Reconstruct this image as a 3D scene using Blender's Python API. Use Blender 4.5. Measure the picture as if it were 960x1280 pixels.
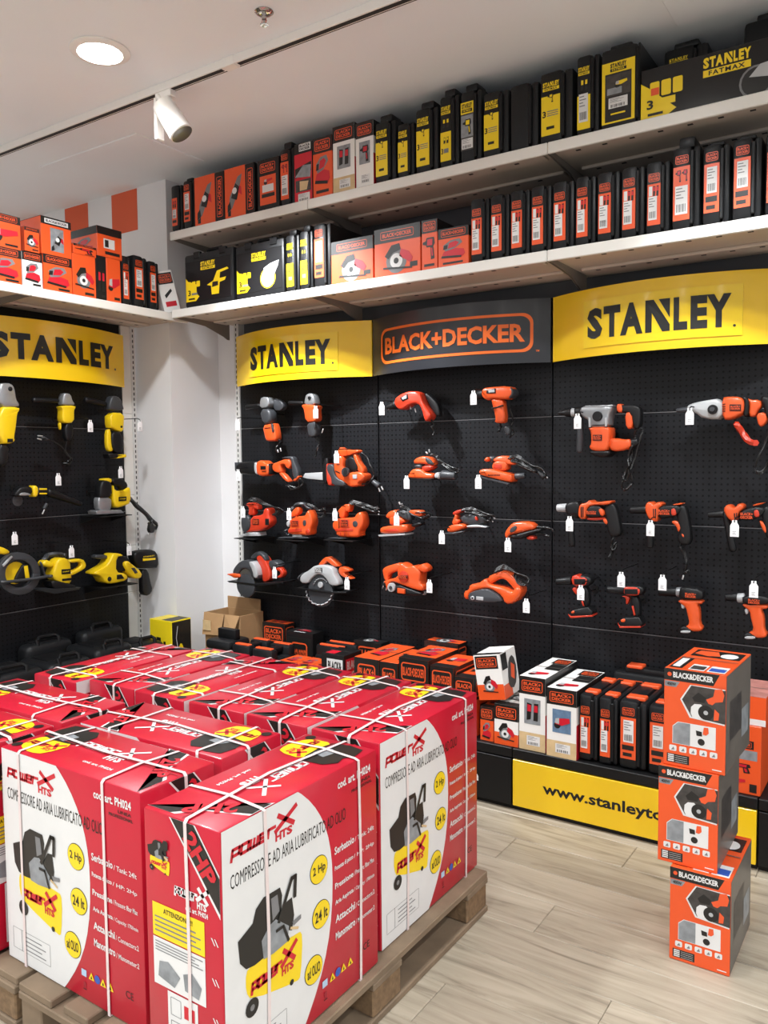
import bpy, bmesh, math, random
from mathutils import Vector, Matrix
from mathutils.geometry import tessellate_polygon

for _o in list(bpy.data.objects):
    bpy.data.objects.remove(_o)
random.seed(7)
SC = bpy.context.scene
COL = SC.collection

# ------------------------------------------------------------------ camera
# world: X runs along the right-hand display wall, Y into it, Z up, metres
FPX = 1019.26
YAW, PITCH, ROLL = .590971, .063859, .0095625
CAM = Vector((3.5025, -3.6848, 1.555))
_f = Vector((-math.sin(YAW) * math.cos(PITCH), math.cos(YAW) * math.cos(PITCH), -math.sin(PITCH)))
_r = Vector((math.cos(YAW), math.sin(YAW), 0))
_d = _f.cross(_r)
_r2 = math.cos(ROLL) * _r + math.sin(ROLL) * _d
_d2 = -math.sin(ROLL) * _r + math.cos(ROLL) * _d
cam_data = bpy.data.cameras.new('camera')
cam_data.sensor_width = 36.0
cam_data.lens = FPX / 1280 * 36.0
cam_data.clip_start = .05
cam_data.clip_end = 100
cam = bpy.data.objects.new('camera', cam_data)
COL.objects.link(cam)
_m = Matrix((_r2, -_d2, -_f)).transposed().to_4x4()
_m.translation = CAM
cam.matrix_world = _m
SC.camera = cam

# ------------------------------------------------------------------ view, world, lights
SC.view_settings.view_transform = 'Standard'
SC.view_settings.look = 'None'
SC.view_settings.gamma = 1.0
SC.view_settings.use_curve_mapping = False
SC.view_settings.exposure = 0.5
wd = bpy.data.worlds.new('world')
SC.world = wd
wd.use_nodes = True
wd.node_tree.nodes['Background'].inputs[0].default_value = (.93, .95, 1.0, 1)
wd.node_tree.nodes['Background'].inputs[1].default_value = .5
CEIL = 3.22


def lamp(kind, loc, power, size=.15, aim=None, cone=100, blend=.6, color=(.94, .975, 1.0)):
    l = bpy.data.lights.new('store_lamp', kind)
    l.energy = power
    l.color = color
    if kind == 'SPOT':
        l.spot_size = math.radians(cone)
        l.spot_blend = blend
        l.shadow_soft_size = size
    elif kind == 'AREA':
        l.shape = 'DISK'
        l.size = size
    else:
        l.shadow_soft_size = size
    o = bpy.data.objects.new('store_lamp', l)
    COL.objects.link(o)
    o.location = loc
    if aim is not None:
        o.rotation_euler = (Vector(aim) - Vector(loc)).to_track_quat('-Z', 'Y').to_euler()
    return o


DOWN = [(.66, -1.48, 145), (2.55, -1.48, 70), (4.4, -1.48, 85), (6.3, -1.48, 200), (-1.6, -1.48, 150), (-1.6, -3.3, 160),
        (.66, -3.3, 95), (2.55, -3.3, 52), (4.4, -3.3, 62), (6.3, -3.3, 220),
        (-1.6, -5.2, 240), (.66, -5.2, 240), (2.55, -5.2, 240), (4.4, -5.2, 240), (6.3, -5.2, 240)]  # unseen rear rows strengthened and far column added to bounce light onto the ceiling
for (lx, ly, pw) in DOWN:
    lamp('SPOT', (lx, ly, CEIL - .03), pw, .09, (lx, ly, 0), 155, .8)
# track heads: the one in view and its neighbours further along the same rail
SPOTS = [(.645, -1.13), (2.9, -1.13), (4.3, -1.13)]
for i, (lx, ly) in enumerate(SPOTS):
    lamp('SPOT', (lx + .07, ly + .06, CEIL - .23), (180, 70, 90)[i], .04, (lx + (.25, -.15, 0)[i], 0, (1.3, 1.0, 1.0)[i]), (80, 62, 70)[i], .75)


# ------------------------------------------------------------------ helpers
def ray(x, y):
    return _r2 * ((x - 480) / FPX) + _d2 * ((y - 640) / FPX) + _f


def W(x, y, X=None, Y=None, Z=None):
    """point of the photograph (960x1280) on a plane of the room"""
    d = ray(x, y)
    i, v = (0, X) if X is not None else ((1, Y) if Y is not None else (2, Z))
    return CAM + d * ((v - CAM[i]) / d[i])


def lin(c):
    c = c / 255.0
    return c / 12.92 if c <= .04045 else ((c + .055) / 1.055) ** 2.4


MATS = {}


def mat(name, rgb, rough=.5, metal=0., noise=.05, nscale=14., bump=0., bscale=60., coat=0., emit=0., spec=.5):
    m = bpy.data.materials.new(name)
    m.use_nodes = True
    nt = m.node_tree
    b = nt.nodes['Principled BSDF']
    col = (lin(rgb[0]), lin(rgb[1]), lin(rgb[2]), 1)
    b.inputs['Roughness'].default_value = rough
    b.inputs['Metallic'].default_value = metal
    b.inputs['Specular IOR Level'].default_value = spec
    b.inputs['Coat Weight'].default_value = coat
    b.inputs['Coat Roughness'].default_value = .12
    tc = nt.nodes.new('ShaderNodeTexCoord')
    nz = nt.nodes.new('ShaderNodeTexNoise')
    nz.inputs['Scale'].default_value = nscale
    nz.inputs['Detail'].default_value = 3
    nt.links.new(tc.outputs['Object'], nz.inputs['Vector'])
    mr = nt.nodes.new('ShaderNodeMapRange')
    mr.inputs['From Min'].default_value = .3
    mr.inputs['From Max'].default_value = .7
    mr.inputs['To Min'].default_value = 1 - noise
    mr.inputs['To Max'].default_value = 1 + noise
    nt.links.new(nz.outputs['Fac'], mr.inputs['Value'])
    hs = nt.nodes.new('ShaderNodeHueSaturation')
    hs.inputs['Color'].default_value = col
    nt.links.new(mr.outputs['Result'], hs.inputs['Value'])
    nt.links.new(hs.outputs['Color'], b.inputs['Base Color'])
    if bump:
        n2 = nt.nodes.new('ShaderNodeTexNoise')
        n2.inputs['Scale'].default_value = bscale
        n2.inputs['Detail'].default_value = 4
        nt.links.new(tc.outputs['Object'], n2.inputs['Vector'])
        bp = nt.nodes.new('ShaderNodeBump')
        bp.inputs['Strength'].default_value = bump
        bp.inputs['Distance'].default_value = .004
        nt.links.new(n2.outputs['Fac'], bp.inputs['Height'])
        nt.links.new(bp.outputs['Normal'], b.inputs['Normal'])
    if emit:
        b.inputs['Emission Color'].default_value = col
        b.inputs['Emission Strength'].default_value = emit
    MATS[name] = m
    return m


for a in [
    ('white_paint', (232, 231, 232), .7, 0, .015, 3., .06, 90.),
    ('ceiling_paint', (238, 243, 248), .8, 0, .012, 2., .03, 60.),
    ('orange_paint', (222, 96, 58), .6, 0, .03, 3.),
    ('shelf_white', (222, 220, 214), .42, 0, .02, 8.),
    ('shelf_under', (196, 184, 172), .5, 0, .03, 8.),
    ('grey_panel', (80, 81, 84), .6, 0, .03, 6.),
    ('steel_upright', (206, 205, 202), .4, .0, .03, 20.),
    ('bracket_grey', (124, 117, 110), .5, 0, .03, 8.),
    ('seam_highlight', (120, 120, 122), .35, .3),
    ('slot_dark', (42, 40, 38), .8),
    ('black_metal', (18, 18, 19), .5, 0, .05, 20., 0, 60, 0, 0, .3),
    ('sign_yellow', (240, 198, 28), .25, 0, .01, 3., 0, 60, .3),
    ('sign_panel', (242, 206, 24), .12, 0, .01, 3., 0, 60, .6),
    ('sign_black', (38, 40, 46), .28, 0, .02, 3., 0, 60, .3),
    ('ink_black', (26, 25, 24), .4, 0, .02),
    ('ink_orange', (240, 112, 38), .35, 0, .02),
    ('ink_white', (218, 218, 217), .45, 0, .02),
    ('ink_grey', (120, 120, 122), .5, 0, .03),
    ('ink_red', (196, 26, 44), .4, 0, .02),
    ('ink_blue', (46, 84, 170), .45, 0, .03),
    ('ink_sky', (170, 196, 220), .45, 0, .03),
    ('ink_wood', (206, 178, 134), .5, 0, .10, 22.),
    ('carton_orange', (226, 84, 34), .38, 0, .03, 9., .03, 30, .15),
    ('carton_black', (27, 26, 27), .36, 0, .05, 9., .03, 30, .1, 0, .3),
    ('carton_white', (232, 230, 226), .4, 0, .02, 9., .03, 30, .15),
    ('carton_grey', (98, 92, 86), .42, 0, .10, 6., .03, 30, .15),
    ('carton_red', (186, 20, 46), .36, 0, .05, 6., .16, 14., .25),
    ('carton_red_dark', (150, 24, 40), .4, 0, .05),
    ('carton_yellow', (238, 212, 30), .38, 0, .03, 9., .03, 30, .15),
    ('cardboard', (168, 132, 92), .8, 0, .06, 12., .1, 50.),
    ('cardboard_dark', (122, 92, 64), .85, 0, .06, 12., .1, 50.),
    ('case_black', (25, 26, 28), .42, 0, .06, 20., .12, 220., 0, 0, .3),
    ('case_dark', (16, 16, 18), .5, 0, .06, 20., .1, 220., 0, 0, .3),
    ('label_yellow', (238, 206, 26), .35, 0, .02),
    ('label_orange', (226, 86, 42), .38, 0, .02),
    ('tool_orange', (222, 86, 36), .32, 0, .03, 20., .03, 200, .2),
    ('tool_red', (198, 56, 32), .34, 0, .03, 20., .03, 200, .2),
    ('tool_yellow', (240, 202, 24), .34, 0, .03, 20., .03, 200, .2),
    ('tool_black', (18, 18, 20), .45, 0, .05, 30., .08, 240, 0, 0, .35),
    ('tool_grey', (58, 60, 64), .42, 0, .05, 30., .05, 240),
    ('tool_silver', (160, 162, 165), .35, .55, .05, 30.),
    ('tool_pale', (176, 178, 180), .4, .1, .03, 30.),
    ('blade_steel', (120, 122, 126), .3, .8, .06, 40.),
    ('cord_black', (22, 22, 23), .45),
    ('pin_metal', (220, 220, 222), .3, .7),
    ('tag_white', (248, 248, 250), .5, 0, .01),
    ('strap_white', (222, 206, 204), .4, 0, .03, 30.),
    ('pallet_wood', (122, 104, 84), .8, 0, .18, 9., .35, 30.),
    ('pallet_chip', (120, 96, 70), .9, 0, .25, 60., .5, 90.),
    ('lamp_white', (238, 236, 232), .4, 0, .01),
    ('lens_dark', (110, 108, 106), .2, .4),
    ('chrome', (190, 188, 186), .18, .9),
    ('photo_blue', (96, 122, 150), .4, 0, .25, 30.),
    ('photo_grey', (134, 138, 142), .4, 0, .25, 30.),
    ('photo_dark', (62, 58, 56), .4, 0, .35, 40.),
    ('shrink_film', (205, 140, 130), .15, 0, .25, 12., .5, 20, .6),
]:
    mat(*a)
_e = mat('lamp_glow', (255, 250, 242), .5, emit=14.)


class MB:
    """collects shapes for one mesh object"""

    def __init__(s):
        s.v, s.f, s.m, s.names = [], [], [], []

    def mi(s, name):
        if name not in s.names:
            s.names.append(name)
        return s.names.index(name)

    def raw(s, verts, faces, m):
        o = len(s.v)
        s.v += [tuple(p) for p in verts]
        k = s.mi(m)
        for f in faces:
            s.f.append([i + o for i in f])
            s.m.append(k)
        return s

    def box(s, x0, x1, y0, y1, z0, z1, m):
        v = [(x, y, z) for z in (z0, z1) for y in (y0, y1) for x in (x0, x1)]
        return s.raw(v, [(0, 2, 3, 1), (4, 5, 7, 6), (0, 1, 5, 4), (2, 6, 7, 3), (0, 4, 6, 2), (1, 3, 7, 5)], m)

    def rbox(s, x0, x1, y0, y1, z0, z1, m, bev=.004, seg=1):
        bm = bmesh.new()
        bmesh.ops.create_cube(bm, size=1)
        for q in bm.verts:
            q.co = Vector(((x0 + x1) / 2 + q.co.x * (x1 - x0), (y0 + y1) / 2 + q.co.y * (y1 - y0),
                           (z0 + z1) / 2 + q.co.z * (z1 - z0)))
        bev = min(bev, .48 * min(x1 - x0, y1 - y0, z1 - z0))
        bmesh.ops.bevel(bm, geom=bm.edges[:], offset=bev, segments=seg, profile=.5, affect='EDGES')
        bm.verts.index_update()
        s.raw([q.co for q in bm.verts], [[q.index for q in f.verts] for f in bm.faces], m)
        bm.free()
        return s

    def prism(s, poly, fn, h0, h1, m, bev=0., smooth=0):
        """polygon (u,v) extruded between heights h0 and h1; fn(u,v,h) -> point; rounded rims"""
        area = sum(poly[i][0] * poly[(i + 1) % len(poly)][1] - poly[(i + 1) % len(poly)][0] * poly[i][1]
                   for i in range(len(poly)))
        if area < 0:
            poly = poly[::-1]
        def inset(d):
            if d <= 0:
                return chaikin(poly, smooth) if smooth else poly
            out = []
            n = len(poly)
            for i in range(n):
                a, b, c = poly[i - 1], poly[i], poly[(i + 1) % n]
                e1 = Vector((b[0] - a[0], b[1] - a[1]))
                e2 = Vector((c[0] - b[0], c[1] - b[1]))
                if e1.length < 1e-9 or e2.length < 1e-9:
                    out.append(b)
                    continue
                dd = min(d, .42 * e1.length, .42 * e2.length)
                e1.normalize()
                e2.normalize()
                n1, n2 = Vector((-e1.y, e1.x)), Vector((-e2.y, e2.x))
                w = n1 + n2
                k = max(.6, 1 + n1.dot(n2))
                out.append((b[0] + w.x * dd / k, b[1] + w.y * dd / k))
            return chaikin(out, smooth) if smooth else out
        if bev > 0:
            p0 = inset(0)
            rings = [(inset(bev), h0), (inset(bev * .3), h0 + bev * .3), (p0, h0 + bev),
                     (p0, h1 - bev), (inset(bev * .3), h1 - bev * .3), (inset(bev), h1)]
        else:
            rings = [(inset(0), h0), (inset(0), h1)]
        n = len(rings[0][0])
        v = [fn(p[0], p[1], h) for pl, h in rings for p in pl]
        f = []
        for k in range(len(rings) - 1):
            for i in range(n):
                j = (i + 1) % n
                f.append((k * n + i, k * n + j, (k + 1) * n + j, (k + 1) * n + i))
        for k, rv in ((0, True), (len(rings) - 1, False)):
            tr = tessellate_polygon([[Vector((p[0], p[1], 0)) for p in rings[k][0]]])
            for a in tr:
                q = [k * n + i for i in a]
                A, B, C = (rings[k][0][i] for i in a)
                ccw = (B[0] - A[0]) * (C[1] - A[1]) - (C[0] - A[0]) * (B[1] - A[1]) > 0
                f.append(q if ccw != rv else q[::-1])
        return s.raw(v, f, m)

    def tube(s, path, r, m, n=7, closed=False):
        P = [Vector(p) for p in path]
        R = r if isinstance(r, (list, tuple)) else [r] * len(P)
        v, f = [], []
        up = Vector((0, 0, 1))
        for i, p in enumerate(P):
            if closed:
                t = P[(i + 1) % len(P)] - P[i - 1]
            else:
                t = P[min(i + 1, len(P) - 1)] - P[max(i - 1, 0)]
            if t.length < 1e-9:
                t = Vector((1, 0, 0))
            t.normalize()
            a = t.cross(up)
            if a.length < .15:
                a = t.cross(Vector((0, 1, 0)))
            a.normalize()
            b = t.cross(a)
            for k in range(n):
                q = 2 * math.pi * k / n
                v.append(p + (a * math.cos(q) + b * math.sin(q)) * R[i])
        L = len(P)
        for i in range(L if closed else L - 1):
            j = (i + 1) % L
            for k in range(n):
                f.append((i * n + k, i * n + (k + 1) % n, j * n + (k + 1) % n, j * n + k))
        if not closed:
            f.append(list(range(n))[::-1])
            f.append([(L - 1) * n + k for k in range(n)])
        return s.raw(v, f, m)

    def lathe(s, prof, o, axis, m, n=16):
        """prof: (radius, distance along axis)"""
        o, ax = Vector(o), Vector(axis).normalized()
        a = ax.cross(Vector((0, 0, 1)))
        if a.length < .1:
            a = ax.cross(Vector((0, 1, 0)))
        a.normalize()
        b = ax.cross(a)
        v, f = [], []
        for (r, t) in prof:
            for k in range(n):
                q = 2 * math.pi * k / n
                v.append(o + ax * t + (a * math.cos(q) + b * math.sin(q)) * max(r, .0003))
        for i in range(len(prof) - 1):
            for k in range(n):
                f.append((i * n + k, i * n + (k + 1) % n, (i + 1) * n + (k + 1) % n, (i + 1) * n + k))
        f.append(list(range(n))[::-1])
        f.append([(len(prof) - 1) * n + k for k in range(n)])
        return s.raw(v, f, m)

    def mesh(s, name, smooth=35):
        me = bpy.data.meshes.new(name)
        me.from_pydata(s.v, [], s.f)
        for q in s.names:
            me.materials.append(MATS[q])
        me.polygons.foreach_set('material_index', s.m)
        me.update()
        if smooth:
            me.polygons.foreach_set('use_smooth', [True] * len(me.polygons))
            me.set_sharp_from_angle(angle=math.radians(smooth))
        return me

    def build(s, name, parent=None, smooth=35, label=None):
        o = link(name, s.mesh(name, smooth), parent)
        if label:
            o['label'] = label
        return o


def link(name, data, parent=None):
    o = bpy.data.objects.new(name, data)
    COL.objects.link(o)
    o.parent = parent
    return o


def tag(o, label, cat, group=None, kind=None):
    if label:
        o['label'] = label
    if cat:
        o['category'] = cat
    if group:
        o['group'] = group
    if kind:
        o['kind'] = kind
    return o


def thing(name, label, cat, loc=(0, 0, 0), rz=0., group=None, rot=None):
    o = link(name, None)
    o.empty_display_size = .05
    o.location = loc
    o.rotation_euler = rot if rot else (0, 0, rz)
    return tag(o, label, cat, group)


def struct(name, mb, smooth=35, label=None):
    o = mb.build(name, None, smooth)
    o['kind'] = 'structure'
    if label:
        o['label'] = label
    return o


def copy_tree(src, parent=None):
    c = src.copy()
    COL.objects.link(c)
    c.parent = parent
    for ch in list(src.children):
        copy_tree(ch, c)
    return c


# ---------------------------------------------------------------- flat print
_TX = {}


def text_shape(s, bold=0., shear=0., spacing=1.):
    key = (s, bold, shear, spacing)
    if key not in _TX:
        cu = bpy.data.curves.new('t', 'FONT')
        cu.body = s
        cu.offset = bold
        cu.shear = shear
        cu.space_character = spacing
        cu.resolution_u = 2
        cu.fill_mode = 'FRONT'
        o = bpy.data.objects.new('t', cu)
        COL.objects.link(o)
        dg = bpy.context.evaluated_depsgraph_get()
        me = bpy.data.meshes.new_from_object(o.evaluated_get(dg))
        vs = [(q.co.x, q.co.y) for q in me.vertices]
        fs = [list(p.vertices) for p in me.polygons]
        bpy.data.objects.remove(o)
        bpy.data.curves.remove(cu)
        bpy.data.meshes.remove(me)
        x0, x1 = min(p[0] for p in vs), max(p[0] for p in vs)
        y0, y1 = min(p[1] for p in vs), max(p[1] for p in vs)
        _TX[key] = ([((p[0] - x0) / (x1 - x0), (p[1] - y0) / (y1 - y0)) for p in vs], fs)
    return _TX[key]


def chaikin(p, k=1, closed=True):
    for _ in range(k):
        q = []
        n = len(p)
        for i in range(n if closed else n - 1):
            a, b = p[i], p[(i + 1) % n]
            q.append(tuple(a[j] * .75 + b[j] * .25 for j in range(len(a))))
            q.append(tuple(a[j] * .25 + b[j] * .75 for j in range(len(a))))
        if not closed:
            q = [p[0]] + q + [p[-1]]
        p = q
    return p


LAY = .0006


class Face:
    """a printable face: u,v in 0..1 of width w and height h"""

    def __init__(s, mb, O, U, V, w, h, fn=None):
        s.mb, s.w, s.h = mb, w, h
        O, U, V = Vector(O), Vector(U).normalized(), Vector(V).normalized()
        N = U.cross(V)
        s.fn = fn if fn else (lambda u, v, t: O + U * (u * w) + V * (v * h) + N * t)

    def poly(s, pts, m, l=1):
        a = sum(pts[i][0] * pts[(i + 1) % len(pts)][1] - pts[(i + 1) % len(pts)][0] * pts[i][1] for i in range(len(pts)))
        if a < 0:
            pts = pts[::-1]
        s.mb.raw([s.fn(p[0], p[1], l * LAY) for p in pts], [list(range(len(pts)))], m)

    def rect(s, u0, v0, u1, v1, m, l=1):
        s.poly([(u0, v0), (u1, v0), (u1, v1), (u0, v1)], m, l)

    def disc(s, u, v, ru, m, l=1, n=18, rv=None):
        rv = rv if rv else ru * s.w / s.h
        s.poly([(u + ru * math.cos(2 * math.pi * k / n), v + rv * math.sin(2 * math.pi * k / n)) for k in range(n)], m, l)

    def rr(s, u0, v0, u1, v1, r, n=4):
        ru, rv = r / s.w, r / s.h
        out = []
        for (cu, cv, a0) in ((u1 - ru, v0 + rv, -90), (u1 - ru, v1 - rv, 0), (u0 + ru, v1 - rv, 90), (u0 + ru, v0 + rv, 180)):
            for k in range(n + 1):
                a = math.radians(a0 + 90 * k / n)
                out.append((cu + ru * math.cos(a), cv + rv * math.sin(a)))
        return out

    def rrect(s, u0, v0, u1, v1, r, m, l=1):
        s.poly(s.rr(u0, v0, u1, v1, r), m, l)

    def ring(s, u0, v0, u1, v1, r, t, m, l=1):
        a = s.rr(u0, v0, u1, v1, r)
        b = s.rr(u0 + t / s.w, v0 + t / s.h, u1 - t / s.w, v1 - t / s.h, max(r - t, t * .2))
        n = len(a)
        s.mb.raw([s.fn(p[0], p[1], l * LAY) for p in a + b],
                 [(i, (i + 1) % n, n + (i + 1) % n, n + i) for i in range(n)], m)

    def text(s, t, u0, v0, u1, v1, m, l=2, bold=.02, shear=0., flip=False, vert=False, spacing=1.):
        vs, fs = text_shape(t, bold, shear, spacing)

        def g(p):
            a, b = p
            if flip:
                a, b = 1 - a, 1 - b
            if vert:
                a, b = 1 - b, a
            return s.fn(u0 + a * (u1 - u0), v0 + b * (v1 - v0), l * LAY)
        s.mb.raw([g(p) for p in vs], fs, m)

    def line(s, pts, wd, m, l=2):
        for i in range(len(pts) - 1):
            a = Vector((pts[i][0] * s.w, pts[i][1] * s.h))
            b = Vector((pts[i + 1][0] * s.w, pts[i + 1][1] * s.h))
            d = (b - a)
            if d.length < 1e-6:
                continue
            d.normalize()
            n = Vector((-d.y, d.x)) * wd / 2
            q = [a - n - d * wd * .3, b - n + d * wd * .3, b + n + d * wd * .3, a + n - d * wd * .3]
            s.poly([(p.x / s.w, p.y / s.h) for p in q], m, l)

    def sub(s, u0, v0, u1, v1):
        f = Face.__new__(Face)
        f.mb, f.w, f.h = s.mb, s.w * (u1 - u0), s.h * (v1 - v0)
        f.fn = lambda u, v, t: s.fn(u0 + u * (u1 - u0), v0 + v * (v1 - v0), t)
        return f


def box_faces(w, d, h):
    """printable faces of a carton; front faces -y, origin at middle of the front bottom edge"""
    return dict(front=Face(MB(), (-w / 2, 0, 0), (1, 0, 0), (0, 0, 1), w, h),
                back=Face(MB(), (w / 2, d, 0), (-1, 0, 0), (0, 0, 1), w, h),
                right=Face(MB(), (w / 2, 0, 0), (0, 1, 0), (0, 0, 1), d, h),
                left=Face(MB(), (-w / 2, d, 0), (0, -1, 0), (0, 0, 1), d, h),
                top=Face(MB(), (-w / 2, 0, h), (1, 0, 0), (0, 1, 0), w, d))


def build_faces(F, t):
    for k, n in (('front', 'front_print'), ('back', 'back_print'), ('right', 'side_print'), ('left', 'side_print'), ('top', 'lid_print')):
        if F[k].mb.f:
            F[k].mb.build(n, t, 0)


# -- logos -----------------------------------------------------------
def bd_logo(f, two=True, l=2, field=None, col='label_orange', vert=False):
    if field:
        f.rect(-.06, -.1, 1.06, 1.1, field, l - 1)
    t = min(f.w, f.h) * .07
    f.ring(0, 0, 1, 1, min(f.w, f.h) * .18, t, col, l)
    if vert:
        f.text('BLACK+DECKER', .22, .06, .78, .94, col, l, .03, vert=True)
    elif two:
        f.text('BLACK+', .09, .54, .91, .84, col, l, .035)
        f.text('DECKER', .09, .16, .91, .46, col, l, .035)
    else:
        f.text('BLACK+DECKER', .06, .26, .94, .74, col, l, .03)


def stanley_word(f, m, l=2, reg=False):
    b = .055
    f.text('S', 0, 0, .125, 1, m, l, b)
    f.text('T', .135, 0, .265, 1, m, l, b)
    f.text('A', .265, 0, .43, 1, m, l, b)
    n = lambda a, b: (.448 + a * .168, b)
    f.poly([n(0, 0), n(.27, 0), n(.27, .60), n(.70, 0), n(1, 0), n(1, .20), n(.34, 1), n(0, 1)], m, l)
    f.poly([n(.55, 1), n(1, 1), n(1, .40)], m, l)
    f.text('L', .64, 0, .73, 1, m, l, b)
    f.text('E', .75, 0, .855, 1, m, l, b)
    f.text('Y', .85, 0, 1, 1, m, l, b)
    if reg:
        f.disc(1.02, .03, .009, m, l)


def fatmax(f, word='label_yellow', bar='label_yellow', txt='ink_black', l=2):
    stanley_word(f.sub(0, .45, 1, 1), word, l)
    f.rect(0, 0, 1, .36, bar, l)
    f.text('FATMAX', .12, .06, .88, .3, txt, l + 1, .03, spacing=1.2)


def spec(f, bg='ink_white', l=2, bars=True):
    """white data label with small lines and a bar code"""
    f.rect(0, 0, 1, 1, bg, l)
    for k in range(4):
        v = .92 - k * .11
        f.rect(.08, v - .035, .08 + (.5, .72, .4, .6)[k], v, 'ink_grey', l + 1)
    if bars:
        for k in range(9):
            u = .12 + k * .085
            f.rect(u, .08, u + (.05, .025, .04)[k % 3], .36, 'ink_black', l + 1)


def pic_tool(f, kind, l=2, c='ink_red'):
    """small product pictures printed on cartons"""
    if kind == 'drill':
        f.poly([(.02, .62), (.25, .58), (.3, .5), (.78, .5), (.9, .62), (.85, .86), (.3, .86), (.25, .75), (.02, .7)], 'ink_black', l)
        f.poly([(.34, .56), (.72, .56), (.74, .8), (.36, .8)], c, l + 1)
        f.poly([(.58, .5), (.8, .5), (.88, .05), (.62, .02)], 'ink_black', l)
        f.poly([(.62, .46), (.72, .46), (.78, .16), (.68, .14)], c, l + 1)
    elif kind == 'sander':
        f.poly([(.05, .1), (.8, .02), (.95, .2), (.9, .42), (.6, .5), (.15, .4)], c, l)
        f.poly([(.05, .1), (.8, .02), (.82, .12), (.08, .2)], 'ink_black', l + 1)
        f.poly([(.2, .4), (.55, .5), (.85, .75), (.75, .95), (.4, .92), (.12, .7)], 'ink_grey', l)
        f.poly([(.3, .52), (.6, .58), (.72, .76), (.6, .86), (.36, .8)], c, l + 1)
        f.poly([(.12, .5), (.28, .52), (.3, .72), (.16, .7)], 'ink_black', l + 1)
    elif kind == 'saw':
        f.disc(.45, .42, .33, 'ink_grey', l)
        f.disc(.45, .42, .2, 'ink_white', l + 1)
        f.disc(.45, .42, .08, 'ink_black', l + 2)
        f.poly([(.08, .6), (.3, .92), (.55, .95), (.6, .75), (.35, .68), (.2, .5)], 'ink_black', l + 1)
        f.poly([(.55, .55), (.9, .3), (.98, .45), (.85, .66), (.6, .78)], c if c != 'carton_orange' else 'ink_red', l + 1)
        f.poly([(.02, .2), (.95, .12), (.96, .17), (.03, .26)], 'ink_black', l + 2)
    elif kind == 'chop':
        f.poly([(.1, .02), (.35, .12), (.8, .62), (.95, .95), (.7, .9), (.2, .42)], 'ink_grey', l)
        f.poly([(.28, .38), (.62, .3), (.8, .62), (.55, .74)], 'ink_black', l + 1)
        f.disc(.5, .55, .14, 'ink_white', l + 2)
        f.poly([(.05, .02), (.28, .1), (.22, .3), (.06, .2)], 'ink_black', l + 1)
        f.poly([(.7, .5), (.94, .4), (.9, .62), (.78, .66)], 'ink_red', l + 1)
    elif kind == 'grinder':
        f.disc(.22, .3, .2, 'ink_black', l)
        f.poly([(.1, .35), (.5, .3), (.98, .48), (.95, .7), (.5, .66), (.14, .62)], c, l + 1)
        f.poly([(.08, .4), (.34, .36), (.34, .66), (.12, .62)], 'tool_pale', l + 2)
    elif kind == 'two':
        f.poly([(.1, .1), (.38, .15), (.44, .85), (.12, .9)], 'ink_black', l)
        f.poly([(.56, .1), (.86, .1), (.9, .9), (.6, .88)], 'ink_black', l)
        f.poly([(.15, .5), (.4, .5), (.4, .8), (.15, .82)], c, l + 1)
        f.poly([(.6, .5), (.85, .5), (.85, .8), (.62, .8)], c, l + 1)
# ================================================================= setting
def wood_floor_material():
    m = bpy.data.materials.new('floor_oak')
    m.use_nodes = True
    nt = m.node_tree
    b = nt.nodes['Principled BSDF']
    b.inputs['Roughness'].default_value = .42
    N = nt.nodes.new
    tc, oi = N('ShaderNodeTexCoord'), N('ShaderNodeObjectInfo')
    mp = N('ShaderNodeMapping')
    mp.inputs['Scale'].default_value = (.8, 9, 1)
    ad = N('ShaderNodeVectorMath')
    ad.operation = 'ADD'
    sc = N('ShaderNodeVectorMath')
    sc.operation = 'SCALE'
    sc.inputs[0].default_value = (13.7, 31.1, 5.3)
    nt.links.new(oi.outputs['Random'], sc.inputs['Scale'])
    nt.links.new(tc.outputs['Object'], mp.inputs['Vector'])
    nt.links.new(mp.outputs['Vector'], ad.inputs[0])
    nt.links.new(sc.outputs['Vector'], ad.inputs[1])
    nz = N('ShaderNodeTexNoise')
    nz.inputs['Scale'].default_value = 2.2
    nz.inputs['Detail'].default_value = 6
    nz.inputs['Roughness'].default_value = .62
    nz.inputs['Distortion'].default_value = 1.1
    nt.links.new(ad.outputs['Vector'], nz.inputs['Vector'])
    cr = N('ShaderNodeValToRGB')
    e = cr.color_ramp.elements
    e[0].position, e[0].color = .26, (lin(110), lin(100), lin(87), 1)
    e[1].position, e[1].color = .62, (lin(178), lin(167), lin(149), 1)
    k = e.new(.46)
    k.color = (lin(163), lin(152), lin(134), 1)
    nt.links.new(nz.outputs['Fac'], cr.inputs['Fac'])
    mr = N('ShaderNodeMapRange')
    mr.inputs['To Min'].default_value = .92
    mr.inputs['To Max'].default_value = 1.03
    nt.links.new(oi.outputs['Random'], mr.inputs['Value'])
    hs = N('ShaderNodeHueSaturation')
    nt.links.new(cr.outputs['Color'], hs.inputs['Color'])
    nt.links.new(mr.outputs['Result'], hs.inputs['Value'])
    nt.links.new(hs.outputs['Color'], b.inputs['Base Color'])
    bp = N('ShaderNodeBump')
    bp.inputs['Strength'].default_value = .12
    bp.inputs['Distance'].default_value = .003
    nt.links.new(nz.outputs['Fac'], bp.inputs['Height'])
    nt.links.new(bp.outputs['Normal'], b.inputs['Normal'])
    MATS['floor_oak'] = m


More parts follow.
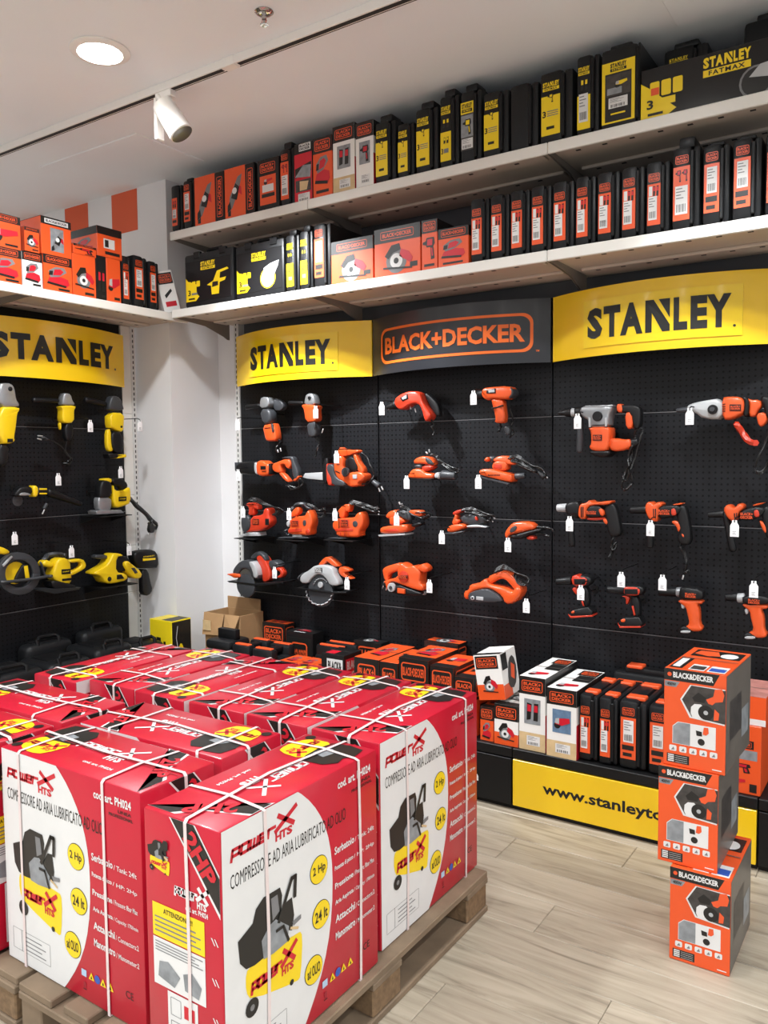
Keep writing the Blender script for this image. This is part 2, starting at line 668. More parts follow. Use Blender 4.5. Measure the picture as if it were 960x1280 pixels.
def pegboard_material():
    m = bpy.data.materials.new('pegboard_black')
    m.use_nodes = True
    nt = m.node_tree
    b = nt.nodes['Principled BSDF']
    b.inputs['Roughness'].default_value = .38
    b.inputs['Specular IOR Level'].default_value = .22
    N = nt.nodes.new

    def mth(op, a, c=None):
        n = N('ShaderNodeMath')
        n.operation = op
        for i, q in enumerate((a, c)):
            if q is None:
                continue
            if isinstance(q, (int, float)):
                n.inputs[i].default_value = q
            else:
                nt.links.new(q, n.inputs[i])
        return n.outputs[0]
    g = N('ShaderNodeNewGeometry')
    sx = N('ShaderNodeSeparateXYZ')
    nt.links.new(g.outputs['Position'], sx.inputs[0])
    a = mth('ADD', sx.outputs['X'], sx.outputs['Y'])
    fu = mth('SUBTRACT', mth('FRACT', mth('DIVIDE', mth('ADD', a, 40.0), .025)), .5)
    fv = mth('SUBTRACT', mth('FRACT', mth('DIVIDE', mth('ADD', sx.outputs['Z'], 40.0), .025)), .5)
    r = mth('SQRT', mth('ADD', mth('MULTIPLY', fu, fu), mth('MULTIPLY', fv, fv)))
    hole = mth('LESS_THAN', r, .18)
    mx = N('ShaderNodeMix')
    mx.data_type = 'RGBA'
    mx.inputs['A'].default_value = (lin(29), lin(30), lin(33), 1)
    mx.inputs['B'].default_value = (lin(4), lin(4), lin(5), 1)
    nt.links.new(hole, mx.inputs['Factor'])
    nt.links.new(mx.outputs['Result'], b.inputs['Base Color'])
    bp = N('ShaderNodeBump')
    bp.invert = True
    bp.inputs['Strength'].default_value = .6
    bp.inputs['Distance'].default_value = .003
    nt.links.new(hole, bp.inputs['Height'])
    nt.links.new(bp.outputs['Normal'], b.inputs['Normal'])
    MATS['pegboard_black'] = m


wood_floor_material()
pegboard_material()

# floor with planks
floor = struct('floor', MB().box(-5, 8.2, -8.2, .3, -.1, -.006, 'floor_oak'))
pl = MB().rbox(0, 1.2, 0, .192, -.008, 0, 'floor_oak', .0022).mesh('plank')
row = 0
y = -.30
while y > -4.9:
    y -= .1935
    x = -.6 - (row * .437) % 1.2
    while x < 4.9:
        if x + 1.2 > -.2:
            p = link('plank', pl, floor)
            p.location = (x, y, 0)
        x += 1.2015
    row += 1

ceiling = struct('ceiling', MB().box(-5, 8.2, -8.2, .3, CEIL, CEIL + .1, 'ceiling_paint'))
MB().rbox(-.71, .11, -.85, -.38, CEIL - .006, CEIL + .001, 'ceiling_paint', .002).build('ceiling_hatch', ceiling)
MB().rbox(2.64, 3.9, -1.25, -.33, CEIL - .008, CEIL + .001, 'ceiling_paint', .003).build('ceiling_hatch', ceiling)
struct('wall_back', MB().box(-.3, 8.2, .10, .2, 0, CEIL, 'white_paint'))
struct('wall_column', MB().box(-.58, -.30, -.30, .2, 0, CEIL, 'white_paint'))
wf = struct('wall_far', MB().box(-5, -.58, -.30, -.2, 0, CEIL, 'white_paint'))
for i in range(8):
    for k in range(3):
        if (i + k) % 2 == 0:
            x1 = -.555 - i * .237
            z1 = CEIL - .005 - k * .245
            MB().box(x1 - .237, x1, -.303, -.2995, z1 - .245, z1, 'orange_paint').build('painted_square', wf)
struct('wall_left', MB().box(-5.1, -5, -8.2, .3, 0, CEIL, 'white_paint'))
struct('trim_1', MB().box(-.08, 4.6, .055, .075, 1.9, 3.14, 'grey_panel'), label='grey steel back panel behind the wall shelves')

struct('trim_2', MB().box(-.62, -.60, -2.6, -.345, 1.9, 2.39, 'black_metal'), label='dark back panel behind the left shelf')

# ---------------------------------------------------------------- uprights
def upright(loc, rz, z1, label):
    t = thing('slotted_upright', label, 'upright', loc, rz, 'slotted shelf uprights')
    MB().rbox(-.018, .018, 0, .06, .283, z1, 'steel_upright', .003).build('post', t)
    sl = MB()
    z = .3
    while z < z1 - .03:
        for s in (0,):
            sl.box(-.0035, .0035, -.0008, .002, z, z + .018, 'slot_dark')
        z += .032
    tag(sl.build('slots', t, 0), None, None, kind='stuff')
    return t


upright((-.047, .0, 0), 0, 3.1, 'white slotted steel upright beside the right display wall, next to the column')
upright((-.58, -.345, 0), math.radians(90), 2.4, 'white slotted steel upright at the end of the left display wall')


# ---------------------------------------------------------------- shelves
def shelf(label, loc, rz, w, d=.45, sides=(1, 1)):
    """origin at left end on the wall plane, top of the deck at z=0; +x to the right, -y into the room"""
    t = thing('wall_shelf', label, 'shelf', loc, rz, 'white steel wall shelves')
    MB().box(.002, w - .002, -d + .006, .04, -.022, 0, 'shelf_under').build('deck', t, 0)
    MB().rbox(.001, w - .001, -d - .004, -d + .010, -.044, .002, 'shelf_white', .003).build('front_lip', t)
    for (y0, y1, dz) in ((-d + .03, -d + .11, .034), (-.17, -.06, .036)):
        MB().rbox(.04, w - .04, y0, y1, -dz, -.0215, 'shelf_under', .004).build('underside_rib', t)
        sl = MB()
        x = .1
        while x < w - .1:
            sl.box(x, x + .02, y0 + .02, y0 + .034, -dz - .0008, -dz + .002, 'slot_dark')
            x += .11
        tag(sl.build('slots', t, 0), None, None, kind='stuff')
    for i, xx in enumerate((.003, w - .006)):
        if not sides[i]:
            continue
        mb = MB()
        pr = [(-d + .012, -.004), (-d + .012, -.040), (-.20, -.055), (-.05, -.100), (-.02, -.115), (.0, -.115), (.0, -.004)]
        mb.prism(pr, lambda u, v, h: Vector((xx + h, u, v)), 0, .003, 'bracket_grey')
        mb.build('bracket', t, 0)
    return t


ZL, ZU = 2.412, 2.846
SB = [-.105, .895, 2.158, 3.42, 4.5]
nm = ['left', 'middle', 'right']
for i in range(3):
    shelf('white steel shelf over the tool displays, lower row, %s section' % nm[i], (SB[i], 0, ZL), 0, SB[i + 1] - SB[i])
    shelf('white steel shelf under the ceiling, upper row, %s section' % nm[i], (SB[i], 0, ZU), 0, SB[i + 1] - SB[i])
R90 = math.radians(90)
shelf('white steel shelf on the left wall, section nearest the corner column', (-.58, -1.31, ZL - .008), R90, 1.0, sides=(1, 0))
shelf('white steel shelf on the left wall, section cut by the left edge', (-.58, -2.56, ZL - .008), R90, 1.25)


# ---------------------------------------------------------------- pegboards
def pegboard(label, loc, rz, w):
    t = thing('pegboard_bay', label, 'pegboard', loc, rz, 'black pegboard bays')
    for z0, z1 in ((.285, .752), (.757, 1.252), (1.257, 1.750), (1.755, 2.31)):
        MB().rbox(.003, w - .003, 0, .014, z0, z1, 'pegboard_black', .002).build('peg_panel', t)
    for z in (.7545, 1.2545, 1.7525):  # light-grey strips painted in where panel edges catch the light
        MB().box(.006, w - .006, -.0006, .004, z - .0014, z + .0014, 'seam_highlight').build('edge_highlight', t, 0)
    MB().box(.004, w - .004, .0145, .018, .285, 2.31, 'slot_dark').build('backing', t, 0)
    return t


pegboard('black pegboard under the left yellow sign of the right wall', (-.022, 0, 0), 0, 1.02)
pegboard('black pegboard under the black and orange sign', (1.0, 0, 0), 0, 1.0)
pegboard('black pegboard under the right yellow sign, hung with drills', (2.0, 0, 0), 0, 1.0)
pegboard('black pegboard bay at the right edge of the wall', (3.0, 0, 0), 0, 1.0)
pegboard('black pegboard of the left wall under the cut-off yellow sign', (-.58, -1.43, 0), R90, 1.0)
pegboard('black pegboard bay of the left wall beyond the left edge', (-.58, -2.43, 0), R90, 1.0)
t = thing('end_panel', 'narrow white steel back panel between left pegboard and upright', 'panel', (-.58, -.43, 0), R90)
for z0, z1 in ((.285, .755), (.757, 1.043), (1.045, 1.352), (1.354, 1.85), (1.852, 2.38)):
    MB().rbox(0, .067, .002, .02, z0, z1, 'shelf_white', .002).build('panel_section', t)


# ---------------------------------------------------------------- signs
def sign(label, loc, rz, w, kind, sag=.13, h=.295):
    t = thing('brand_sign', label, 'sign', loc, rz, 'curved brand signs')
    fn = lambda u, v, q: Vector((u * w, -sag * (1 - (2 * u - 1) ** 2) - q, v * h))
    base = 'sign_black' if kind == 'bd' else 'sign_yellow'

    def slab(u0, u1, v0, v1, t0, t1, m, n=28):
        mb = MB()
        vs, fs = [], []
        for i in range(n + 1):
            u = u0 + (u1 - u0) * i / n
            vs += [fn(u, v0, t0), fn(u, v1, t0), fn(u, v1, t1), fn(u, v0, t1)]
        for i in range(n):
            a, b = i * 4, i * 4 + 4
            for k in range(4):
                fs.append((a + k, a + (k + 1) % 4, b + (k + 1) % 4, b + k))
        fs += [(0, 3, 2, 1), (n * 4, n * 4 + 1, n * 4 + 2, n * 4 + 3)]
        mb.raw(vs, fs, m)
        return mb
    slab(0, 1, 0, 1, -.003, 0, base).build('panel', t)
    # returns that carry the curved sheet
    for uu in (.004, .996):
        p = fn(uu, 0, 0)
        MB().box(p.x - .002, p.x + .002, p.y, .06, .01, h - .01, base).build('side_return', t, 0)
    mb = MB()
    f = Face(mb, (0, 0, 0), (1, 0, 0), (0, 0, 1), w, h, fn=lambda u, v, q: fn(u, v, q + .0025))
    if kind == 'bd':
        # ring follows the bend: built from many short pieces
        u0, u1, v0, v1, r, tk = .08, .93, .17, .78, .045, .013
        rr = f.rr(u0, v0, u1, v1, r, 6)
        f2 = []
        for i in range(len(rr)):
            a, b = rr[i], rr[(i + 1) % len(rr)]
            n = max(1, int(abs(b[0] - a[0]) / .03))
            f2 += [(a[0] + (b[0] - a[0]) * k / n, a[1] + (b[1] - a[1]) * k / n) for k in range(n)]
        cu, cv = (u0 + u1) / 2, (v0 + v1) / 2
        su = 1 - 2 * tk / (w * (u1 - u0))
        sv = 1 - 2 * tk / (h * (v1 - v0))
        ins = [(cu + (p[0] - cu) * su, cv + (p[1] - cv) * sv) for p in f2]
        n = len(f2)
        mb.raw([f.fn(p[0], p[1], LAY) for p in f2 + ins], [(i, (i + 1) % n, n + (i + 1) % n, n + i) for i in range(n)], 'ink_orange')
        f.text('BLACK+DECKER', .115, .33, .895, .62, 'ink_orange', 1, .035)
        f.text('TM', .94, .17, .955, .2, 'ink_orange', 1, .02)
    elif kind == 'panel':
        slab(.175, .83, .13, .82, 0, .0045, 'sign_panel').build('logo_panel', t)
        f = Face(mb, (0, 0, 0), (1, 0, 0), (0, 0, 1), w, h, fn=lambda u, v, q: fn(u, v, q + .006))
        stanley_word(f.sub(.195, .25, .79, .70), 'ink_black', 1, True)
    else:
        stanley_word(f.sub(.13, .30, .89, .74), 'ink_black', 1, True)
    mb.build('lettering', t, 0)
    return t


sign('curved yellow STANLEY sign nearest the corner on the right wall', (.028, -.075, 2.0), 0, .985, 'panel')
sign('curved black BLACK+DECKER sign with orange outlined lettering', (1.02, -.075, 2.0), 0, 1.0, 'bd')
sign('curved yellow STANLEY sign at the right end of the wall', (2.032, -.075, 2.0), 0, 1.0, 'panel')
sign('curved yellow STANLEY sign on the left wall, cut by the photo edge', (-.505, -1.475, 2.0), R90, 1.0, 'plain', .11, .305)


# ---------------------------------------------------------------- plinths
def plinth(label, loc, rz, w, face, text=None, d=.45):
    t = thing('display_plinth', label, 'plinth', loc, rz, 'black display plinths')
    MB().rbox(.002, w - .002, -d, .05, .236, .28, 'black_metal', .003).build('deck', t)
    MB().box(.002, w - .002, -d + .02, .05, .0, .236, 'black_metal').build('carcass', t, 0)
    MB().rbox(.004, w - .004, -d - .002, -d + .02, .024, .232, face, .002).build('front_panel', t)
    if text:
        mb = MB()
        f = Face(mb, (0, -d - .002, .024), (1, 0, 0), (0, 0, 1), w, .208)
        for (s, u0, v0, u1, v1, m) in text:
            f.text(s, u0, v0, u1, v1, m, 1, .026)
        mb.build('lettering', t, 0)
    return t


plinth('black plinth under the left yellow sign, by the corner column', (-.122, 0, 0), 0, 1.122, 'black_metal')
plinth('black plinth under the black and orange sign', (1.0, 0, 0), 0, 1.0, 'black_metal', [('m', .745, .36, .835, .52, 'ink_white')])
plinth('plinth with yellow web address panel reading www.stanleyto', (2.0, 0, 0), 0, 1.0, 'sign_yellow', [('www.stanleytools.eu', .145, .34, .855, .64, 'ink_black')])
plinth('black plinth at the right edge of the wall', (3.0, 0, 0), 0, 1.0, 'black_metal')
plinth('black plinth of the left wall under the black cases', (-.58, -2.56, 0), R90, 2.24, 'black_metal')

# ---------------------------------------------------------------- ceiling fittings
for i, (lx, ly, pw) in enumerate(DOWN):
    t = thing('recessed_downlight', 'round recessed downlight glowing white in the ceiling beside the track' if i == 0
              else 'unseen recessed downlight in a grid extended for ceiling bounce', 'ceiling lamp', (lx, ly, CEIL), 0, 'store downlights')
    MB().lathe([(.085, -.001), (.118, -.001), (.118, -.006), (.108, -.012), (.085, -.014)], (0, 0, 0), (0, 0, 1), 'lamp_white', 28).build('trim_ring', t)
    MB().lathe([(.088, -.0145), (.08, -.017), (.02, -.0175)], (0, 0, 0), (0, 0, 1), 'lamp_glow', 24).build('lens', t)

t = thing('lighting_track', 'long white lighting track with a dark slot across the ceiling', 'track', (0, -1.13, CEIL))
MB().rbox(-3.2, 1.02, -.018, .018, -.034, 0, 'lamp_white', .002).build('rail', t)
MB().rbox(1.07, 5.5, -.018, .018, -.034, 0, 'lamp_white', .002).build('rail', t)
MB().rbox(1.01, 1.08, -.021, .021, -.037, 0, 'lamp_white', .002).build('coupler', t)
MB().box(-3.2, 1.0, -.010, .010, -.0352, -.033, 'slot_dark').build('slot', t, 0)
MB().box(1.09, 5.5, -.010, .010, -.0352, -.033, 'slot_dark').build('slot', t, 0)
MB().box(-3.2, 5.5, .0182, .0212, -.034, -.024, 'slot_dark').build('edge_groove', t, 0)


def track_spot(loc, label):
    t = thing('track_spotlight', label, 'spotlight', loc, 0, 'track spotlights')
    MB().rbox(-.05, .05, -.016, .016, -.030, 0, 'lamp_white', .003).build('adapter', t)
    MB().rbox(-.052, -.036, -.024, .024, -.20, -.02, 'lamp_white', .004).build('arm', t)
    ax = Vector((.55, .25, -.95)).normalized()
    o = Vector((-.005, -.01, -.055))
    hd = MB().lathe([(.03, -.005), (.048, 0), (.05, .02), (.054, .13), (.056, .155), (.052, .16)], o, ax, 'lamp_white', 24).build('head', t)
    MB().lathe([(.05, .1605), (.045, .1612), (.01, .1614)], o, ax, 'lens_dark', 24).build('lens', hd)
    MB().lathe([(.012, -.045), (.012, 0)], o, ax, 'lamp_white', 10).build('swivel', t)
    return t


for i, (lx, ly) in enumerate(SPOTS):
    track_spot((lx, ly, CEIL - .034), 'white cylindrical spotlight hanging from the ceiling track' if i == 0
               else 'track spotlight further along the rail, outside the view')
p = W(330, 14, Z=CEIL)
t = thing('fire_sprinkler', 'small chrome fire sprinkler head set in the ceiling', 'sprinkler', p)
MB().lathe([(.034, 0), (.036, -.004), (.028, -.010), (.018, -.012)], (0, 0, 0), (0, 0, 1), 'chrome', 20).build('escutcheon', t)
MB().lathe([(.009, -.012), (.009, -.03), (.004, -.034), (.004, -.046)], (0, 0, 0), (0, 0, 1), 'chrome', 12).build('body', t)
MB().lathe([(.002, -.046), (.016, -.048), (.016, -.051)], (0, 0, 0), (0, 0, 1), 'chrome', 14).build('deflector', t)
for s in (-1, 1):
    MB().tube([(s * .008, 0, -.026), (s * .012, 0, -.036), (s * .003, 0, -.047)], .0018, 'tool_red').build('frame_arm', t)
# ================================================================= tools on the pegboards
def tool(name, label, cat, crop, parts, left=False, dist=.12, group='power tools on the pegboards'):
    """parts are outlined in a crop of the photograph (x0, y0, zoom) and stand at their real distance
    from the pegboard; local x to the right, -y out of the board, z up.
    part: (name, material, 'P', outline, thickness, offset_out[, rounding, smoothing[, parent]])
          (name, material, 'C', p0, p1, r0, r1[, offset])        round part, radii in crop pixels
          (name, material, 'D', centre, r, thickness, offset)     disc facing out
          (name, material, 'T', path, radius_m[, offset])         cord or bar
    """
    x0, y0, s = crop

    def un(p):
        if left:
            q = W(x0 + p[0] / s, y0 + p[1] / s, X=-.58 + dist)
            return (q.y, q.z)
        q = W(x0 + p[0] / s, y0 + p[1] / s, Y=-dist)
        return (q.x, q.z)
    allp = []
    for pt in parts:
        if pt[2] == 'P' or pt[2] == 'T':
            allp += [un(p) for p in pt[3]]
        elif pt[2] == 'C':
            allp += [un(pt[3]), un(pt[4])]
        elif pt[2] == 'X':
            pass
        else:
            allp += [un(pt[3])]
    cx = (min(p[0] for p in allp) + max(p[0] for p in allp)) / 2
    cz = min(p[1] for p in allp)
    loc = (-.58 + dist, cx, cz) if left else (cx, -dist, cz)
    t = thing(name, label, cat, loc, R90 if left else 0, group)
    a, b = un((0, 0)), un((100, 0))
    a2 = un((0, 100))
    kpx = (abs(b[0] - a[0]) + abs(a2[1] - a[1])) / 200.0
    L = lambda p: (un(p)[0] - cx, un(p)[1] - cz)
    made = {}
    for pt in parts:
        nm_, m, k = pt[:3]
        mb = MB()
        par = t
        if k == 'P':
            th, off = pt[4], pt[5]
            bev = pt[6] if len(pt) > 6 else min(.010, th * .3)
            sm = pt[7] if len(pt) > 7 else 1
            if len(pt) > 8:
                par = made.get(pt[8], t)
            pl_ = [L(p) for p in pt[3]]
            mb.prism(pl_, lambda u, v, h: Vector((u, -h, v)), off - th / 2, off + th / 2, m, min(bev * .62, .45 * th), sm)
        elif k == 'C':
            p0, p1 = L(pt[3]), L(pt[4])
            off = pt[7] if len(pt) > 7 else 0.
            d = Vector((p1[0] - p0[0], 0, p1[1] - p0[1]))
            ln = d.length
            r0, r1 = pt[5] * kpx, pt[6] * kpx
            mb.lathe([(r0 * .55, 0), (r0 * .92, ln * .04), (r0, ln * .1), (r1, ln * .9), (r1 * .9, ln * .97), (r1 * .5, ln)],
                     (p0[0], -off, p0[1]), d, m, 14)
        elif k == 'X':
            # lettering: text, lower-left and upper-right corner, offset
            p0, p1 = L(pt[4]), L(pt[5])
            par = made.get(pt[7], t) if len(pt) > 7 else t
            fc = Face(mb, (p0[0], -pt[6], p0[1]), (1, 0, 0), (0, 0, 1), p1[0] - p0[0], p1[1] - p0[1])
            ln_ = pt[3].split('|')
            for i, q in enumerate(ln_):
                fc.text(q, 0, 1 - (i + .92) / len(ln_), 1, 1 - (i + .08) / len(ln_), m, 1, .03)
        elif k == 'D':
            c = L(pt[3])
            r = pt[4] * kpx
            mb.lathe([(r * .9, 0), (r, pt[5] * .2), (r, pt[5] * .8), (r * .9, pt[5])], (c[0], -pt[6], c[1]), (0, -1, 0), m, 22)
            if len(pt) > 7:
                par = made.get(pt[7], t)
        else:
            off = pt[5] if len(pt) > 5 else 0.
            q = chaikin([L(p) for p in pt[3]], 2, False)
            mb.tube([(p[0], -off - .006 * math.sin(i * .9), p[1]) for i, p in enumerate(q)], pt[4], m, 6)
        o = mb.build(nm_, par, 50)
        if par is t and nm_ not in made:
            made[nm_] = o
    # peg that carries the tool on the board: at the widest spot of its main part
    best = None
    for pt in parts:
        if pt[2] == 'P' and pt[4] >= .04:
            pl_ = [L(p) for p in pt[3]]
            for a3 in tessellate_polygon([[Vector((p[0], p[1], 0)) for p in pl_]]):
                A, B, C = (Vector(pl_[i]) for i in a3)
                ar = abs((B - A).cross(C - A))
                if best is None or ar > best[0]:
                    best = (ar, (A + B + C) / 3, pt[5])
    hx, hz = best[1]
    for sz in (.7545, 1.2545, 1.7525):
        if abs(hz + cz - sz) < .02:
            hz += .03 if hz + cz > sz else -.03
    MB().tube([(hx, dist - .001, hz), (hx, -best[2] + .005, hz)], .004, 'black_metal', 6).box(hx - .014, hx + .014, dist - .004, dist - .0007, hz - .014, hz + .014, 'black_metal').build('hanger_peg', t)
    return t


O_, R_, Y_, B_, G_, S_, P_, K_, N_ = ('tool_orange', 'tool_red', 'tool_yellow', 'tool_black', 'tool_grey', 'tool_silver', 'tool_pale', 'cord_black', 'pin_metal')
ST = 'blade_steel'

tool('angle_grinder', 'angle grinder with black barrel and orange rear housing, hung upright near the column', 'grinder', (300, 485, 12), [
    ('guard', G_, 'P', [(470, 150), (560, 165), (620, 220), (630, 290), (580, 345), (480, 330)], .04, -.03),
    ('gear_head', S_, 'P', [(338, 300), (350, 180), (375, 140), (465, 140), (482, 200), (490, 245), (445, 305)], .06, .0),
    ('side_handle', B_, 'C', (85, 290), (300, 262), 30, 26),
    ('handle_collar', G_, 'C', (295, 265), (345, 265), 15, 15),
    ('barrel', G_, 'P', [(340, 325), (500, 308), (515, 525), (388, 548)], .065, 0, .02),
    ('housing', O_, 'P', [(378, 562), (500, 540), (552, 528), (588, 740), (570, 795), (440, 802), (418, 740)], .06, 0, .016),
    ('seam', B_, 'P', [(425, 600), (510, 592), (512, 603), (427, 611)], .004, .031, .001, 0, 'housing'),
    ('switch', G_, 'P', [(525, 545), (548, 535), (563, 655), (548, 668)], .012, .032, .003, 0),
    ('cord', K_, 'T', [(580, 780), (608, 795), (600, 835), (556, 850), (545, 960)], .004),
    ('plug_pin', N_, 'C', (562, 925), (574, 968), 8, 8), ('plug_pin', N_, 'C', (604, 900), (618, 952), 8, 8)])
tool('angle_grinder', 'angle grinder with silver head and orange middle, second from the column', 'grinder', (375, 485, 12.8), [
    ('gear_head', S_, 'P', [(103, 285), (128, 130), (165, 90), (235, 90), (272, 150), (288, 280)], .055, .0, .014),
    ('spindle_button', B_, 'D', (205, 165), 24, .008, .026),
    ('side_handle', B_, 'C', (-180, 240), (60, 240), 30, 26),
    ('housing', O_, 'P', [(72, 295), (90, 262), (312, 278), (316, 320), (296, 345), (312, 505), (280, 542), (135, 552), (110, 345)], .062, 0, .014),
    ('grip', G_, 'P', [(148, 556), (292, 546), (302, 720), (270, 785), (190, 788), (165, 720)], .055, 0, .016),
    ('switch', G_, 'P', [(262, 545), (300, 550), (306, 640), (280, 640)], .012, .03, .003, 0),
    ('cord', K_, 'T', [(240, 785), (300, 880), (270, 1000), (240, 1100)], .004),
    ('plug_pin', N_, 'C', (290, 930), (262, 1025), 7, 7), ('plug_pin', N_, 'C', (372, 650), (350, 720), 8, 8)])
tool('reciprocating_saw', 'orange reciprocating saw with long black nose and looped cord', 'saw', (292, 560, 9.6), [
    ('shoe', G_, 'P', [(46, 172), (80, 172), (84, 302), (50, 268)], .05, 0, .004, 0),
    ('nose_boot', B_, 'P', [(75, 178), (270, 155), (312, 178), (312, 305), (250, 322), (90, 308), (62, 260)], .065, 0, .018),
    ('collar', P_, 'P', [(288, 185), (322, 165), (335, 325), (296, 295)], .07, 0, .01),
    ('motor_housing', O_, 'P', [(315, 180), (345, 150), (405, 150), (432, 182), (472, 190), (477, 312), (400, 342), (340, 328), (318, 290)], .075, 0, .018),
    ('rear_housing', O_, 'P', [(492, 190), (560, 165), (640, 133), (702, 138), (718, 200), (692, 252), (660, 238), (640, 190), (580, 205), (612, 290), (560, 300), (498, 275)], .05, 0, .012),
    ('grip', G_, 'P', [(590, 122), (650, 100), (735, 102), (745, 150), (792, 260), (802, 350), (760, 392), (728, 310), (720, 200), (705, 135), (640, 128)], .042, 0, .012),
    ('seam_ring', B_, 'P', [(472, 188), (492, 186), (496, 305), (476, 314)], .079, 0, .004, 0),
    ('vent', B_, 'P', [(395, 275), (445, 272), (445, 280), (395, 283)], .004, .039, .001, 0, 'motor_housing'),
    ('lower_handle', O_, 'P', [(555, 288), (602, 288), (692, 390), (682, 414), (638, 392)], .04, 0),
    ('handle_end', O_, 'P', [(728, 388), (790, 328), (812, 345), (762, 404)], .04, 0),
    ('badge', B_, 'P', [(378, 215), (440, 215), (440, 255), (378, 255)], .004, .039, .001, 0, 'motor_housing'),
    ('cord', K_, 'T', [(800, 355), (838, 420), (780, 492), (720, 470), (640, 432), (585, 365)], .0045),
    ('cord', K_, 'T', [(805, 380), (800, 470), (715, 505), (650, 450)], .0045, .012)])
tool('alligator_saw', 'orange handsaw with pale guide bar, black side panel and dangling plug', 'saw', (374, 550, 8.727), [
    ('guide_bar', P_, 'P', [(45, 405), (70, 362), (288, 350), (288, 440), (90, 422)], .012, 0, .003, 0),
    ('lower_bar', B_, 'P', [(150, 446), (330, 470), (330, 488), (160, 456)], .012, 0, .002, 0),
    ('hand_guard', B_, 'P', [(278, 350), (300, 195), (345, 200), (335, 482), (285, 472)], .05, 0),
    ('front_cover', R_, 'P', [(330, 270), (352, 250), (348, 350), (388, 382), (404, 498), (340, 488)], .07, 0),
    ('side_panel', G_, 'P', [(345, 268), (422, 262), (424, 360), (462, 420), (530, 440), (562, 502), (402, 497), (392, 400), (352, 350)], .075, .004),
    ('body', O_, 'P', [(418, 255), (440, 168), (522, 180), (512, 300), (572, 372), (600, 352), (702, 342), (755, 380), (748, 432), (682, 462), (690, 502), (590, 512), (552, 470), (462, 425), (428, 350)], .08, 0, .016),
    ('top_handle', O_, 'P', [(445, 112), (470, 74), (500, 95), (600, 112), (662, 104), (675, 130), (600, 158), (520, 182), (450, 168)], .045, 0),
    ('rear_handle', O_, 'P', [(608, 160), (642, 155), (668, 240), (724, 310), (724, 362), (660, 342), (660, 290), (632, 240)], .045, 0),
    ('rear_grip', B_, 'P', [(524, 195), (605, 180), (640, 250), (660, 330), (600, 345), (560, 335), (518, 300)], .045, -.005),
    ('vent', B_, 'P', [(455, 240), (490, 240), (490, 248), (455, 248)], .004, .041, .001, 0, 'body'), ('vent', B_, 'P', [(455, 262), (490, 262), (490, 270), (455, 270)], .004, .041, .001, 0, 'body'),
    ('vent', B_, 'P', [(445, 330), (495, 352), (492, 362), (442, 340)], .004, .041, .001, 0, 'body'),
    ('adjuster_knob', G_, 'D', (555, 348), 42, .02, .03),
    ('badge', P_, 'P', [(635, 375), (680, 375), (680, 420), (635, 420)], .004, .042, .001, 0, 'body'),
    ('cord', K_, 'T', [(690, 135), (742, 200), (802, 310), (815, 400), (770, 472), (690, 482)], .0045),
    ('plug', G_, 'C', (805, 450), (875, 505), 22, 28), ('plug_pin', N_, 'C', (865, 520), (882, 565), 7, 7), ('plug_pin', N_, 'C', (895, 505), (915, 545), 7, 7)])


def cords(pts, n=3, r=.0036, dz=14):
    out = []
    for i in range(n):
        out.append(('cord', K_, 'T', [(p[0] + (i - n / 2) * 5, p[1] + (i - n / 2) * dz * math.sin(.8 + j)) for j, p in enumerate(pts)], r, .012 * i))
    return out


tool('jigsaw', 'red-orange jigsaw standing on a silver foot, beside the slotted upright', 'jigsaw', (296, 615, 12), [
    ('foot', P_, 'P', [(108, 640), (232, 600), (372, 600), (384, 652), (118, 658)], .08, 0, .004, 0),
    ('front_guard', G_, 'P', [(118, 352), (242, 350), (252, 560), (150, 622), (112, 500)], .065, 0, .014),
    ('body', R_, 'P', [(248, 362), (440, 340), (455, 260), (490, 228), (532, 265), (528, 350), (558, 420), (542, 500), (470, 542), (400, 582), (250, 592), (180, 602), (258, 540)], .068, 0, .016),
    ('handle', R_, 'P', [(148, 192), (230, 142), (340, 178), (362, 262), (320, 255), (280, 240), (296, 345), (200, 352), (216, 250), (188, 205)], .042, 0),
    ('badge', B_, 'P', [(300, 400), (392, 400), (392, 482), (300, 482)], .004, .035, .001, 0, 'body'), ('badge_text', 'label_orange', 'X', 'BLACK+|DECKER', (308, 474), (385, 408), .0372, 'body'),
    ('vent', B_, 'P', [(485, 395), (540, 395), (540, 490), (485, 490)], .004, .033, .001, 0, 'body')] +
    cords([(235, 100), (330, 130), (450, 175), (600, 235), (740, 245), (600, 345)], 4))
